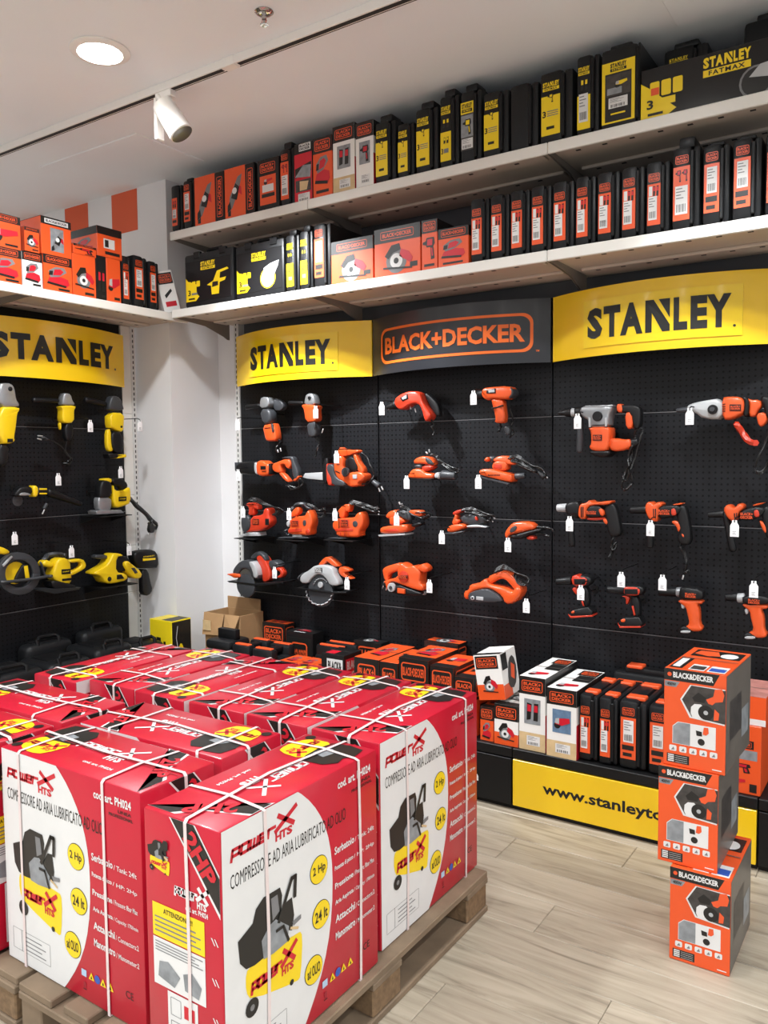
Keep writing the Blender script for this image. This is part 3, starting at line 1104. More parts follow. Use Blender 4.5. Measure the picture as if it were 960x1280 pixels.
tool('jigsaw', 'orange jigsaw with dark arched handle, middle one of three', 'jigsaw', (350, 620, 13.714), [
    ('foot', G_, 'P', [(28, 712), (80, 695), (520, 692), (565, 712), (420, 724)], .08, 0, .004, 0),
    ('foot_clamp', P_, 'P', [(258, 650), (412, 650), (412, 702), (258, 702)], .05, 0, .005, 0),
    ('body', O_, 'P', [(218, 382), (330, 340), (480, 345), (520, 248), (552, 238), (602, 360), (608, 480), (576, 560), (582, 642), (540, 672), (440, 662), (200, 652), (188, 570), (238, 520)], .068, 0, .016),
    ('front_pillar', O_, 'P', [(212, 292), (330, 168), (372, 252), (330, 332), (218, 372)], .042, 0),
    ('handle_grip', G_, 'T', [(205, 245), (250, 165), (350, 132), (440, 150), (525, 225)], .012),
    ('seam', B_, 'P', [(225, 372), (330, 338), (334, 350), (229, 384)], .004, .035, .001, 0, 'body'), ('vent', G_, 'P', [(460, 410), (512, 405), (515, 500), (463, 505)], .004, .035, .001, 1, 'body'),
    ('recess', R_, 'P', [(215, 560), (430, 545), (440, 600), (215, 620)], .004, .035, .001, 0, 'body'), ('lock_wheel', R_, 'D', (545, 600), 36, .006, .033, 'body'),
    ('blower', P_, 'P', [(122, 455), (185, 398), (192, 520), (150, 532)], .03, 0),
    ('wire_guard', G_, 'T', [(85, 600), (120, 570), (165, 600), (160, 660), (110, 665), (88, 620)], .003),
    ('badge', R_, 'P', [(262, 410), (392, 410), (392, 515), (262, 515)], .004, .035, .001, 0, 'body'),
    ('badge_mark', B_, 'P', [(275, 425), (380, 425), (380, 500), (275, 500)], .004, .0365, .001, 0, 'body'), ('badge_text', 'label_orange', 'X', 'BLACK+|DECKER', (282, 494), (374, 431), .0388, 'body')] +
    cords([(470, 125), (600, 200), (700, 265), (770, 180), (800, 260), (720, 380), (650, 345)], 2))
tool('jigsaw', 'brightly lit orange jigsaw with a tangle of cord on top, right of three', 'jigsaw', (412, 620, 13.714), [
    ('foot', G_, 'P', [(30, 715), (80, 706), (350, 706), (360, 726)], .08, 0, .003, 0),
    ('body', O_, 'P', [(108, 432), (220, 370), (480, 370), (512, 300), (592, 258), (634, 400), (624, 520), (562, 600), (562, 702), (380, 702), (178, 684), (163, 592), (108, 548)], .07, 0, .016),
    ('handle', O_, 'P', [(168, 252), (280, 138), (392, 138), (375, 275), (300, 252), (292, 375), (200, 375), (200, 292)], .045, 0),
    ('badge', R_, 'P', [(250, 395), (398, 395), (398, 530), (250, 530)], .004, .036, .001, 0, 'body'),
    ('badge_mark', B_, 'P', [(268, 410), (382, 410), (382, 515), (268, 515)], .004, .0375, .001, 0, 'body'), ('badge_text', 'label_orange', 'X', 'BLACK+|DECKER', (275, 508), (375, 417), .0398, 'body'),
    ('recess', R_, 'P', [(165, 552), (460, 545), (470, 590), (170, 592)], .004, .036, .001, 0, 'body'), ('seam', B_, 'P', [(225, 385), (236, 385), (236, 545), (225, 545)], .004, .036, .001, 0, 'body'),
    ('seam', R_, 'P', [(250, 600), (260, 600), (260, 680), (250, 680)], .004, .036, .001, 0, 'body'), ('seam', R_, 'P', [(320, 600), (330, 600), (330, 685), (320, 685)], .004, .036, .001, 0, 'body'), ('seam', R_, 'P', [(390, 600), (400, 600), (400, 690), (390, 690)], .004, .036, .001, 0, 'body'),
    ('vent', G_, 'D', (505, 470), 45, .004, .034, 'body')] +
    cords([(370, 115), (500, 150), (640, 200), (720, 260), (850, 190)], 3) +
    cords([(400, 85), (560, 140), (720, 165), (860, 280), (700, 240)], 3) +
    [('plug_pin', N_, 'C', (830, 255), (855, 275), 9, 9), ('plug_pin', N_, 'C', (830, 310), (856, 325), 9, 9)])
tool('circular_saw', 'circular saw with dark blade guard and orange front knob, nearest the column', 'saw', (290, 680, 12), [
    ('lower_guard', G_, 'D', (300, 600), 152, .012, .045),
    ('blade', ST, 'D', (310, 500), 120, .006, .05),
    ('upper_guard', G_, 'P', [(108, 425), (130, 340), (220, 240), (340, 218), (425, 280), (482, 400), (498, 505), (440, 505), (400, 480), (370, 400), (320, 352), (240, 356), (200, 430), (165, 505)], .05, .035),
    ('depth_scale', P_, 'P', [(358, 256), (400, 243), (472, 330), (498, 482), (440, 492), (420, 390)], .055, .037, .004),
    ('front_knob', O_, 'P', [(25, 432), (130, 418), (228, 434), (234, 482), (150, 494), (100, 462)], .04, .05),
    ('base_plate', B_, 'P', [(28, 538), (130, 538), (430, 575), (880, 548), (862, 572), (540, 614), (420, 602), (60, 558)], .12, 0, .003, 0),
    ('handle', G_, 'P', [(298, 205), (380, 113), (430, 108), (502, 150), (545, 232), (520, 255), (460, 165), (400, 185), (360, 235)], .042, 0),
    ('housing', R_, 'P', [(388, 205), (430, 158), (490, 178), (532, 240), (552, 300), (572, 330), (604, 440), (604, 522), (500, 584), (478, 470), (438, 300)], .06, -.01),
    ('motor', G_, 'P', [(548, 252), (640, 240), (722, 290), (724, 352), (600, 402)], .07, -.02, .02),
    ('rear_handle', R_, 'P', [(640, 362), (680, 338), (742, 358), (788, 430), (762, 504), (700, 514), (688, 484), (742, 452), (732, 412), (680, 392)], .042, -.01)])
tool('circular_saw', 'circular saw with pale grey blade guard and orange handle', 'saw', (370, 690, 10.667), [
    ('blade', ST, 'D', (385, 455), 170, .006, .03),
    ('lower_guard', G_, 'D', (388, 515), 176, .008, .036),
    ('guard_ring', S_, 'T', [(388 + 172 * math.cos(a * .2), 515 + 172 * math.sin(a * .2)) for a in range(0, 17)], .004, .05), ('blade_ring', S_, 'T', [(400 + 90 * math.cos(3.3 + a * .2), 430 + 90 * math.sin(3.3 + a * .2)) for a in range(0, 14)], .003, .045),
    ('hub', P_, 'D', (412, 420), 34, .012, .05),
    ('upper_guard', P_, 'P', [(132, 395), (138, 300), (200, 258), (250, 228), (330, 163), (450, 163), (562, 200), (584, 290), (644, 380), (644, 434), (530, 434), (490, 352), (420, 284), (340, 284), (270, 352), (240, 404)], .05, .03),
    ('base_plate', B_, 'P', [(85, 458), (320, 478), (560, 512), (755, 512), (755, 534), (560, 534), (310, 502)], .12, .0, .003, 0),
    ('handle', O_, 'P', [(318, 172), (400, 68), (470, 58), (584, 160), (594, 195), (520, 188), (440, 112), (420, 152), (370, 175)], .045, 0),
    ('motor', B_, 'P', [(510, 432), (642, 432), (664, 502), (560, 518)], .08, -.02, .02),
    ('rear_handle', O_, 'P', [(598, 202), (650, 188), (744, 230), (738, 258), (650, 272), (775, 350), (742, 366), (640, 322), (598, 272)], .045, 0),
    ('badge', B_, 'P', [(338, 195), (432, 195), (432, 255), (338, 255)], .004, .056, .001, 0, 'upper_guard'), ('badge_text', 'ink_white', 'X', 'BLACK+|DECKER', (345, 250), (426, 200), .0583, 'upper_guard'),
    ('dust_port', G_, 'T', [(130, 280), (60, 300), (30, 360), (60, 385), (90, 330)], .006)])
tool('hammer_drill', 'red-orange corded drill with tapered black chuck pointing left, top of the middle bay', 'drill', (470, 480, 10.667), [
    ('rear_grip', B_, 'P', [(620, 112), (700, 150), (800, 260), (832, 420), (780, 432), (700, 300), (640, 180)], .04, -.035),  # black shape put in for the shade behind the drill body
    ('chuck', B_, 'C', (140, 318), (305, 268), 24, 62),
    ('chuck_key', N_, 'C', (160, 335), (205, 290), 14, 14),
    ('body', R_, 'P', [(283, 240), (300, 190), (350, 150), (450, 103), (600, 98), (642, 180), (672, 270), (762, 390), (778, 430), (720, 504), (685, 492), (650, 342), (600, 262), (500, 272), (400, 348), (340, 342), (293, 290)], .07, 0, .018),
    ('label_field', B_, 'P', [(370, 192), (470, 138), (482, 200), (400, 237)], .004, .036, .001, 0, 'body'),
    ('label_mark', P_, 'P', [(392, 190), (460, 152), (462, 198), (410, 216)], .004, .0375, .001, 0, 'body'),
    ('drill_bit', N_, 'C', (455, 285), (466, 338), 8, 8), ('drill_bit', N_, 'C', (518, 325), (532, 380), 8, 8),
    ('cord', K_, 'T', [(740, 470), (772, 540), (742, 582), (725, 540), (762, 600), (767, 682)], .004)])
tool('heat_gun', 'orange pistol-shaped heat gun with black nozzle pointing left', 'heat gun', (580, 475, 12), [
    ('nozzle', B_, 'C', (205, 228), (310, 212), 66, 76),
    ('body', O_, 'P', [(298, 182), (330, 128), (420, 113), (720, 93), (778, 150), (774, 240), (700, 294), (600, 294), (440, 282), (400, 314), (318, 272)], .075, 0, .02),
    ('handle', O_, 'P', [(440, 280), (612, 290), (622, 400), (644, 560), (622, 654), (478, 642), (502, 590), (470, 440), (440, 332)], .052, 0, .016),
    ('end_cap', G_, 'P', [(728, 105), (782, 152), (778, 240), (705, 292), (740, 200)], .07, 0),
    ('label_field', B_, 'P', [(392, 165), (528, 132), (528, 205), (392, 210)], .004, .039, .001, 0, 'body'),
    ('label_mark', P_, 'P', [(420, 168), (512, 146), (520, 190), (430, 200)], .004, .0405, .001, 0, 'body'),
    ('cord_tie', B_, 'T', [(465, 432), (540, 412), (625, 390)], .004, .03),
    ('cord', K_, 'T', [(550, 655), (548, 710), (530, 765)], .005), ('cord', K_, 'T', [(660, 430), (690, 600), (660, 720), (720, 800), (640, 860)], .004, -.03),
    ('plug', G_, 'P', [(600, 700), (680, 690), (710, 770), (690, 825), (640, 822)], .03, 0), ('plug_pin', N_, 'C', (630, 765), (630, 805), 8, 8), ('plug_pin', N_, 'C', (670, 735), (672, 785), 9, 9)])
tool('random_orbit_sander', 'orange sander with grey dust canister, left of the two upper sanders', 'sander', (500, 555, 10.667), [
    ('pad', B_, 'P', [(158, 455), (460, 460), (540, 450), (460, 480), (170, 476)], .09, 0, .003, 0),
    ('base', O_, 'P', [(148, 422), (180, 370), (220, 328), (330, 328), (400, 390), (492, 388), (492, 452), (460, 468), (168, 458)], .08, 0, .018),
    ('neck', G_, 'P', [(228, 280), (322, 270), (322, 332), (228, 314)], .06, 0, .012),
    ('mid_housing', R_, 'P', [(328, 292), (460, 280), (484, 312), (380, 374), (328, 344)], .065, 0, .014),
    ('head', O_, 'P', [(208, 222), (260, 178), (350, 158), (440, 180), (494, 250), (470, 294), (330, 262), (230, 272)], .06, 0, .018),
    ('head_grip', G_, 'P', [(350, 165), (430, 180), (492, 250), (470, 290), (380, 265)], .064, 0, .018),
    ('canister_collar', P_, 'P', [(490, 392), (560, 368), (562, 468), (490, 452)], .06, 0, .012),
    ('dust_canister', G_, 'C', (555, 412), (750, 425), 58, 52)] +
    cords([(430, 140), (500, 170), (540, 225), (680, 300), (780, 330), (812, 362), (770, 392), (680, 340), (540, 250)], 2) +
    [('plug_pin', N_, 'C', (345, 105), (372, 130), 10, 10), ('plug_pin', N_, 'C', (388, 70), (394, 112), 9, 9)])
tool('sheet_sander', 'long orange sheet sander with round front knob and coiled cord', 'sander', (590, 560, 9.6), [
    ('pad', G_, 'P', [(118, 330), (490, 418), (482, 442), (130, 352)], .09, 0, .003, 0),
    ('base', O_, 'P', [(123, 292), (140, 253), (260, 248), (300, 258), (512, 308), (528, 350), (512, 404), (480, 410), (138, 328)], .085, 0, .016),
    ('neck', O_, 'P', [(273, 182), (330, 150), (452, 160), (442, 284), (268, 258)], .06, 0, .012),
    ('neck_panel', R_, 'P', [(300, 190), (390, 196), (386, 246), (295, 240)], .004, .031, .001, 0, 'neck'),
    ('top_handle', O_, 'P', [(268, 142), (340, 93), (470, 93), (484, 150), (552, 180), (530, 204), (440, 202), (370, 172), (290, 162)], .055, 0, .016),
    ('knob_stem', G_, 'P', [(200, 95), (290, 100), (272, 172), (220, 172)], .05, -.01, .016),
    ('front_knob', O_, 'P', [(168, 152), (196, 112), (236, 108), (240, 142), (204, 168)], .05, .01, .016),
    ('dust_port', G_, 'C', (520, 342), (640, 330), 38, 32),
    ('lettering', 'ink_black', 'X', 'BLACK+DECKER', (240, 334), (385, 312), .0432, 'base')] +
    cords([(460, 120), (560, 100), (640, 150), (740, 220), (830, 230), (920, 330), (860, 370)], 3) +
    cords([(490, 150), (600, 180), (740, 250), (800, 290), (700, 260), (560, 200)], 3) +
    [('plug', G_, 'C', (800, 285), (865, 345), 24, 28), ('plug_pin', N_, 'C', (842, 340), (868, 372), 8, 8), ('plug_pin', N_, 'C', (886, 338), (908, 362), 8, 8)])
tool('palm_sander', 'orange palm sander on a pale pad with a white tag in front', 'sander', (470, 620, 12), [
    ('pad', P_, 'P', [(98, 574), (500, 553), (502, 577), (118, 602)], .09, 0, .003, 0),
    ('base', O_, 'P', [(118, 502), (130, 463), (250, 438), (520, 413), (538, 480), (512, 534), (370, 554), (130, 558)], .085, 0, .016),
    ('neck', O_, 'P', [(238, 342), (250, 300), (350, 300), (452, 340), (464, 402), (250, 444)], .06, 0, .014),
    ('head', O_, 'P', [(178, 292), (230, 228), (342, 198), (364, 290), (300, 334), (200, 334)], .06, 0, .018),
    ('head_grip', G_, 'P', [(340, 200), (520, 213), (562, 300), (540, 384), (400, 312), (350, 262)], .055, 0, .014),
    ('rear_handle', O_, 'P', [(510, 210), (640, 206), (722, 220), (714, 314), (560, 292)], .05, 0, .014),
    ('dust_bag', B_, 'P', [(540, 430), (700, 380), (722, 422), (600, 474)], .05, 0, .014),
    ('lettering', R_, 'P', [(180, 500), (370, 480), (420, 520), (260, 535)], .004, .0425, .001, 0, 'base')] +
    cords([(400, 140), (500, 220), (620, 290), (740, 350), (862, 262), (740, 240), (600, 250), (420, 240)], 3) +
    [('plug_pin', N_, 'C', (345, 90), (365, 130), 12, 12), ('plug_pin', N_, 'C', (395, 110), (380, 125), 8, 8)])
tool('detail_sander', 'small orange detail sander almost hidden by black cord', 'sander', (550, 625, 12), [
    ('pad', G_, 'P', [(98, 490), (240, 480), (380, 458), (404, 470), (250, 514), (130, 509)], .07, 0, .004, 0),
    ('base', O_, 'P', [(148, 424), (180, 378), (310, 348), (402, 358), (424, 402), (350, 444), (220, 484), (153, 474)], .07, 0, .016),
    ('neck', O_, 'P', [(203, 332), (240, 250), (258, 200), (292, 240), (270, 285), (322, 292), (300, 344), (230, 374)], .045, 0),
    ('head', R_, 'P', [(208, 192), (260, 158), (352, 133), (354, 172), (290, 204), (240, 234)], .045, 0),
    ('body', G_, 'P', [(330, 220), (600, 200), (702, 260), (692, 344), (560, 374), (400, 362), (330, 322)], .05, -.01, .016),
    ('trigger', R_, 'P', [(555, 245), (590, 240), (600, 300), (570, 300)], .02, .02),
    ('dust_port', P_, 'P', [(418, 378), (560, 368), (690, 383), (734, 412), (600, 410), (428, 414)], .04, 0)] +
    cords([(350, 150), (470, 130), (580, 150), (700, 200), (832, 232)], 3) +
    cords([(400, 170), (520, 185), (680, 232), (800, 240), (780, 320), (690, 300)], 3) +
    [('plug_pin', N_, 'C', (795, 255), (828, 282), 9, 9), ('plug_pin', N_, 'C', (770, 312), (800, 328), 9, 9)])
tool('mouse_sander', 'rounded orange mouse sander with oval dark grip, at the right of its bay', 'sander', (620, 640, 12.8), [
    ('body', O_, 'P', [(173, 342), (190, 290), (260, 200), (330, 153), (560, 148), (654, 210), (644, 274), (560, 284), (400, 334), (260, 354), (240, 414), (188, 414)], .065, 0, .02),
    ('grip', G_, 'P', [(262, 300), (290, 240), (350, 210), (384, 220), (372, 270), (330, 312), (280, 320)], .005, .033, .002, 1, 'body'),
    ('underside', B_, 'P', [(248, 362), (400, 340), (560, 290), (740, 250), (764, 300), (560, 354), (440, 434), (270, 424)], .055, 0, .014),
    ('pad', R_, 'P', [(498, 402), (560, 368), (624, 390), (624, 444), (520, 444)], .05, -.01, .012),
    ('cord', K_, 'T', [(660, 240), (760, 245), (860, 250), (922, 312)], .005),
    ('cord', K_, 'T', [(600, 342), (740, 345), (862, 392)], .005)])
tool('belt_sander', 'orange belt sander with closed handle loop and silver roller', 'sander', (470, 690, 12), [
    ('belt', B_, 'P', [(225, 582), (350, 460), (640, 570), (755, 602), (700, 642), (400, 625)], .08, 0, .01),
    ('body', O_, 'P', [(400, 152), (470, 170), (522, 222), (620, 188), (662, 230), (724, 280), (704, 450), (764, 490), (764, 572), (660, 562), (345, 442), (300, 435), (262, 450), (222, 584), (196, 462), (158, 432), (230, 405), (384, 362), (375, 278)], .08, 0, .014),
    ('handle', O_, 'P', [(398, 150), (400, 280), (310, 290), (222, 330), (212, 408), (240, 420), (162, 438), (126, 270), (150, 228), (240, 190)], .05, 0, .014),
    ('front_knob', O_, 'P', [(648, 222), (740, 163), (782, 173), (844, 240), (802, 294), (740, 304)], .06, .01, .018),
    ('badge', R_, 'D', (480, 355), 76, .006, .04, 'body'),
    ('badge_mark', B_, 'P', [(415, 335), (545, 335), (545, 382), (415, 382)], .004, .047, .001, 0, 'body'), ('badge_text', 'label_orange', 'X', 'BLACK+|DECKER', (422, 378), (538, 339), .0493, 'body'),
    ('rear_roller', P_, 'D', (300, 515), 60, .02, .03), ('roller_hub', G_, 'D', (300, 515), 24, .006, .05, 'rear_roller'),
    ('tension_lever', O_, 'P', [(398, 523), (506, 538), (502, 608), (398, 597)], .02, .042, .004, 0),
    ('front_roller', S_, 'C', (650, 610), (745, 615), 22, 28),
    ('cord', K_, 'T', [(130, 375), (120, 430), (130, 500), (110, 540)], .004),
    ('plug_pin', N_, 'C', (120, 490), (98, 550), 9, 9), ('plug_pin', N_, 'C', (165, 525), (150, 575), 9, 9)])
tool('planer', 'large orange hand planer with black side panel and curved handle', 'planer', (575, 700, 9.143), [
    ('body', O_, 'P', [(88, 432), (83, 350), (140, 328), (150, 268), (240, 263), (345, 188), (360, 260), (420, 282), (540, 305), (640, 362), (660, 300), (730, 300), (734, 380), (654, 484), (550, 490), (520, 402), (400, 322), (320, 312), (170, 352), (142, 436)], .085, 0, .016),
    ('handle', O_, 'P', [(330, 188), (440, 138), (540, 113), (622, 168), (734, 300), (730, 372), (650, 345), (560, 232), (500, 205), (430, 230), (360, 282)], .05, 0, .014),
    ('side_panel', G_, 'P', [(148, 402), (168, 353), (320, 313), (392, 323), (512, 400), (534, 464), (168, 464)], .02, .045, .006),
    ('badge', P_, 'P', [(247, 397), (326, 403), (326, 443), (247, 436)], .003, .0565, .0008, 0, 'side_panel'),
    ('depth_mark', P_, 'D', (205, 415), 22, .004, .055, 'side_panel'),
    ('depth_mark', B_, 'D', (205, 415), 10, .004, .0575, 'side_panel')] +
    cords([(420, 125), (500, 72), (580, 92), (650, 140), (780, 180), (832, 242), (780, 282), (700, 252), (640, 160)], 4))
tool('demolition_hammer', 'orange and silver breaker with black cord hanging in a long loop', 'hammer drill', (690, 495, 7.385), [
    ('chuck', B_, 'C', (55, 158), (185, 150), 16, 46), ('chuck_ring', P_, 'C', (180, 152), (225, 150), 38, 36), ('collar', B_, 'C', (218, 150), (310, 140), 46, 48),
    ('gearbox', S_, 'P', [(280, 122), (330, 93), (582, 93), (574, 140), (552, 182), (548, 294), (368, 294), (370, 230), (300, 192)], .09, 0, .018),
    ('mode_dial', B_, 'D', (455, 192), 43, .016, .043), ('top_rail', S_, 'P', [(330, 92), (585, 84), (585, 100), (330, 110)], .05, .01, .004, 0), ('gear_seam', B_, 'P', [(405, 268), (515, 266), (515, 274), (405, 276)], .004, .046, .001, 0, 'gearbox'), ('post', P_, 'P', [(372, 200), (388, 200), (390, 290), (374, 290)], .01, .046, .002, 0, 'gearbox'), ('post', P_, 'P', [(522, 205), (538, 205), (540, 285), (524, 285)], .01, .046, .002, 0, 'gearbox'),
    ('motor_housing', O_, 'P', [(358, 290), (545, 283), (564, 310), (552, 492), (500, 514), (400, 508), (368, 470), (390, 440), (386, 330)], .095, 0, .018),
    ('bottom_cap', B_, 'P', [(368, 500), (562, 500), (564, 540), (500, 574), (380, 542)], .09, 0, .018),
    ('rear_handle', B_, 'P', [(598, 90), (660, 84), (800, 88), (834, 130), (824, 302), (770, 302), (742, 152), (620, 152)], .05, 0),
    ('handle_accent', O_, 'P', [(608, 80), (660, 73), (672, 152), (618, 154)], .056, 0), ('trigger', O_, 'P', [(688, 157), (745, 150), (768, 292), (700, 308)], .045, .006),
    ('lower_handle', O_, 'P', [(538, 402), (580, 388), (680, 402), (742, 398), (742, 482), (620, 514), (543, 498)], .06, 0, .016),
    ('cord_collar', B_, 'C', (735, 440), (800, 415), 42, 30),
    ('side_handle', G_, 'C', (265, 200), (255, 525), 27, 30),
    ('badge', B_, 'P', [(412, 360), (495, 360), (495, 412), (412, 412)], .004, .049, .001, 0, 'motor_housing'), ('badge_text', 'label_orange', 'X', 'BLACK+|DECKER', (419, 407), (488, 365), .0513, 'motor_housing'),
    ('cord', K_, 'T', [(780, 420), (725, 520), (735, 640), (655, 760), (640, 840), (680, 882), (745, 800), (722, 700), (765, 560), (842, 330), (820, 290), (760, 325), (770, 420)], .0055),
    ('cord', K_, 'T', [(760, 450), (700, 560), (730, 700), (680, 800), (665, 740), (720, 640)], .0055, .014)])
tool('rotary_hammer', 'grey-nosed orange rotary hammer with orange side handle, cut by the right edge', 'hammer drill', (850, 485, 8.727), [
    ('chuck', G_, 'C', (-40, 245), (105, 236), 22, 34),
    ('gearbox', P_, 'P', [(93, 222), (120, 183), (250, 148), (482, 113), (492, 344), (270, 338), (190, 272), (108, 254)], .085, 0, .018),
    ('mode_dial', B_, 'D', (385, 240), 52, .014, .041), ('dial_cap', G_, 'D', (385, 240), 26, .006, .055, 'mode_dial'),
    ('motor_housing', O_, 'P', [(473, 113), (560, 98), (682, 103), (722, 150), (722, 272), (640, 314), (580, 344), (483, 350)], .088, 0, .018),
    ('vent_slot', B_, 'P', [(488, 180), (520, 178), (520, 186), (488, 188)], .004, .045, .001, 0, 'motor_housing'), ('vent_slot', B_, 'P', [(488, 205), (520, 203), (520, 211), (488, 213)], .004, .045, .001, 0, 'motor_housing'), ('vent_slot', B_, 'P', [(488, 230), (520, 228), (520, 236), (488, 238)], .004, .045, .001, 0, 'motor_housing'), ('vent_slot', B_, 'P', [(488, 255), (520, 253), (520, 261), (488, 263)], .004, .045, .001, 0, 'motor_housing'),
    ('label_field', B_, 'P', [(565, 185), (690, 185), (690, 255), (565, 255)], .004, .045, .001, 0, 'motor_housing'), ('badge_text', 'label_orange', 'X', 'BLACK+|DECKER', (575, 248), (682, 192), .0473, 'motor_housing'),
    ('collar', B_, 'P', [(680, 105), (742, 93), (774, 150), (764, 314), (700, 314), (722, 150)], .08, 0, .016),
    ('rear_housing', O_, 'P', [(728, 100), (780, 133), (882, 128), (904, 200), (852, 252), (832, 314), (760, 314), (772, 170)], .06, 0, .014),
    ('trigger', O_, 'P', [(838, 282), (930, 263), (964, 330), (932, 402), (868, 429)], .05, 0),
    ('side_handle', R_, 'T', [(635, 398), (700, 500), (780, 598), (842, 600)], .013, .03),
    ('rear_handle', B_, 'P', [(880, 88), (1000, 100), (1024, 300), (960, 354), (920, 200)], .055, 0, .016)] +
    cords([(1000, 400), (940, 600), (850, 780), (820, 900), (900, 932), (980, 800)], 3))


def drill_label(f0, f1, host):
    return ('lettering', 'label_orange', 'X', 'BLACK+|DECKER', (f0[0], f1[1]), (f1[0], f0[1]), .0362, host)


tool('impact_drill', 'orange and black drill with silver chuck and black side handle', 'drill', (690, 615, 9.6), [
    ('chuck', P_, 'C', (62, 192), (185, 190), 46, 52),
    ('collar', B_, 'P', [(178, 152), (250, 108), (362, 108), (352, 314), (260, 304), (188, 252)], .07, 0, .02),
    ('body', O_, 'P', [(343, 232), (365, 138), (440, 128), (480, 88), (522, 128), (722, 98), (744, 120), (700, 152), (500, 152), (442, 202), (432, 314), (390, 324), (348, 294)], .075, 0, .012),
    ('motor_cover', B_, 'P', [(433, 202), (500, 153), (602, 158), (654, 230), (644, 294), (438, 304)], .07, 0, .016),
    ('vent_slot', B_, 'P', [(380, 172), (393, 171), (396, 298), (384, 300)], .004, .038, .001, 0, 'body'), ('vent_slot', B_, 'P', [(402, 172), (413, 171), (414, 296), (405, 298)], .004, .038, .001, 0, 'body'),
    ('vent', O_, 'P', [(580, 202), (630, 188), (662, 262), (620, 294)], .076, 0, .01),
    drill_label((445, 222), (565, 262), 'motor_cover'),
    ('underside', R_, 'P', [(438, 304), (600, 298), (664, 308), (600, 338), (438, 334)], .05, 0),
    ('handle', B_, 'P', [(640, 172), (742, 118), (794, 200), (834, 400), (844, 524), (700, 544), (660, 332)], .05, 0, .016),
    ('trigger', O_, 'P', [(618, 322), (660, 308), (712, 338), (719, 374), (660, 394)], .04, .004),
    ('side_handle', B_, 'C', (215, 260), (242, 655), 34, 40)] +
    cords([(760, 540), (715, 640), (770, 705), (800, 570), (740, 690), (700, 775)], 3))
tool('impact_drill', 'orange and black drill with black chuck, middle one of three with side handles', 'drill', (780, 615, 9.6), [
    ('chuck', B_, 'C', (70, 217), (280, 210), 44, 52),
    ('body', O_, 'P', [(273, 182), (300, 118), (350, 113), (380, 152), (440, 108), (494, 150), (434, 190), (428, 344), (380, 354), (308, 304)], .078, 0, .014),
    ('motor_cover', B_, 'P', [(428, 192), (500, 148), (722, 158), (664, 284), (428, 324)], .07, 0, .016),
    ('vent_slot', B_, 'P', [(378, 195), (390, 194), (392, 300), (382, 302)], .004, .039, .001, 0, 'body'), ('vent_slot', B_, 'P', [(402, 195), (414, 194), (414, 310), (405, 312)], .004, .039, .001, 0, 'body'),
    ('top_strip', O_, 'P', [(583, 152), (660, 132), (724, 130), (700, 154)], .06, 0), ('vent', R_, 'P', [(590, 195), (640, 188), (659, 272), (590, 279)], .076, 0, .006),
    drill_label((432, 205), (578, 268), 'motor_cover'),
    ('handle', B_, 'P', [(640, 172), (742, 148), (774, 250), (804, 400), (824, 622), (700, 644), (640, 544), (680, 482), (650, 322)], .052, 0, .016),
    ('trigger', O_, 'P', [(573, 352), (640, 333), (724, 400), (704, 444), (664, 484), (640, 402)], .042, .004), ('lock', O_, 'P', [(698, 482), (742, 498), (749, 549), (710, 534)], .055, 0),
    ('side_handle', B_, 'C', (322, 340), (308, 672), 42, 46)] +
    cords([(690, 640), (742, 760), (775, 880), (722, 985), (790, 930)], 3) +
    [('plug_pin', N_, 'C', (716, 995), (700, 1050), 10, 10)])
tool('impact_drill', 'orange and black drill with black chuck, cut by the right photo edge', 'drill', (870, 610, 10.667), [
    ('chuck', B_, 'C', (155, 358), (380, 345), 42, 50),
    ('body', O_, 'P', [(388, 272), (430, 218), (480, 223), (510, 258), (550, 252), (590, 198), (654, 220), (654, 272), (592, 312), (562, 434), (480, 434), (408, 342)], .078, 0, .014),
    ('motor_cover', B_, 'P', [(588, 312), (780, 238), (962, 258), (872, 394), (608, 444)], .07, 0, .016),
    ('vent_slot', B_, 'P', [(530, 330), (545, 328), (552, 415), (540, 418)], .004, .039, .001, 0, 'body'), ('vent_slot', B_, 'P', [(560, 325), (572, 322), (575, 420), (566, 424)], .004, .039, .001, 0, 'body'),
    ('top_strip', O_, 'P', [(768, 217), (930, 188), (904, 212), (780, 244)], .06, 0), ('vent', R_, 'P', [(790, 290), (850, 278), (874, 374), (800, 384)], .076, 0, .006),
    drill_label((615, 320), (780, 405), 'motor_cover'),
    ('trigger', O_, 'P', [(848, 432), (890, 438), (964, 500), (964, 594), (918, 594)], .042, .004),
    ('handle', B_, 'P', [(870, 262), (1000, 228), (1044, 500), (1084, 704), (960, 704), (900, 452)], .052, 0, .016),
    ('side_handle', B_, 'C', (390, 330), (498, 850), 44, 50)])
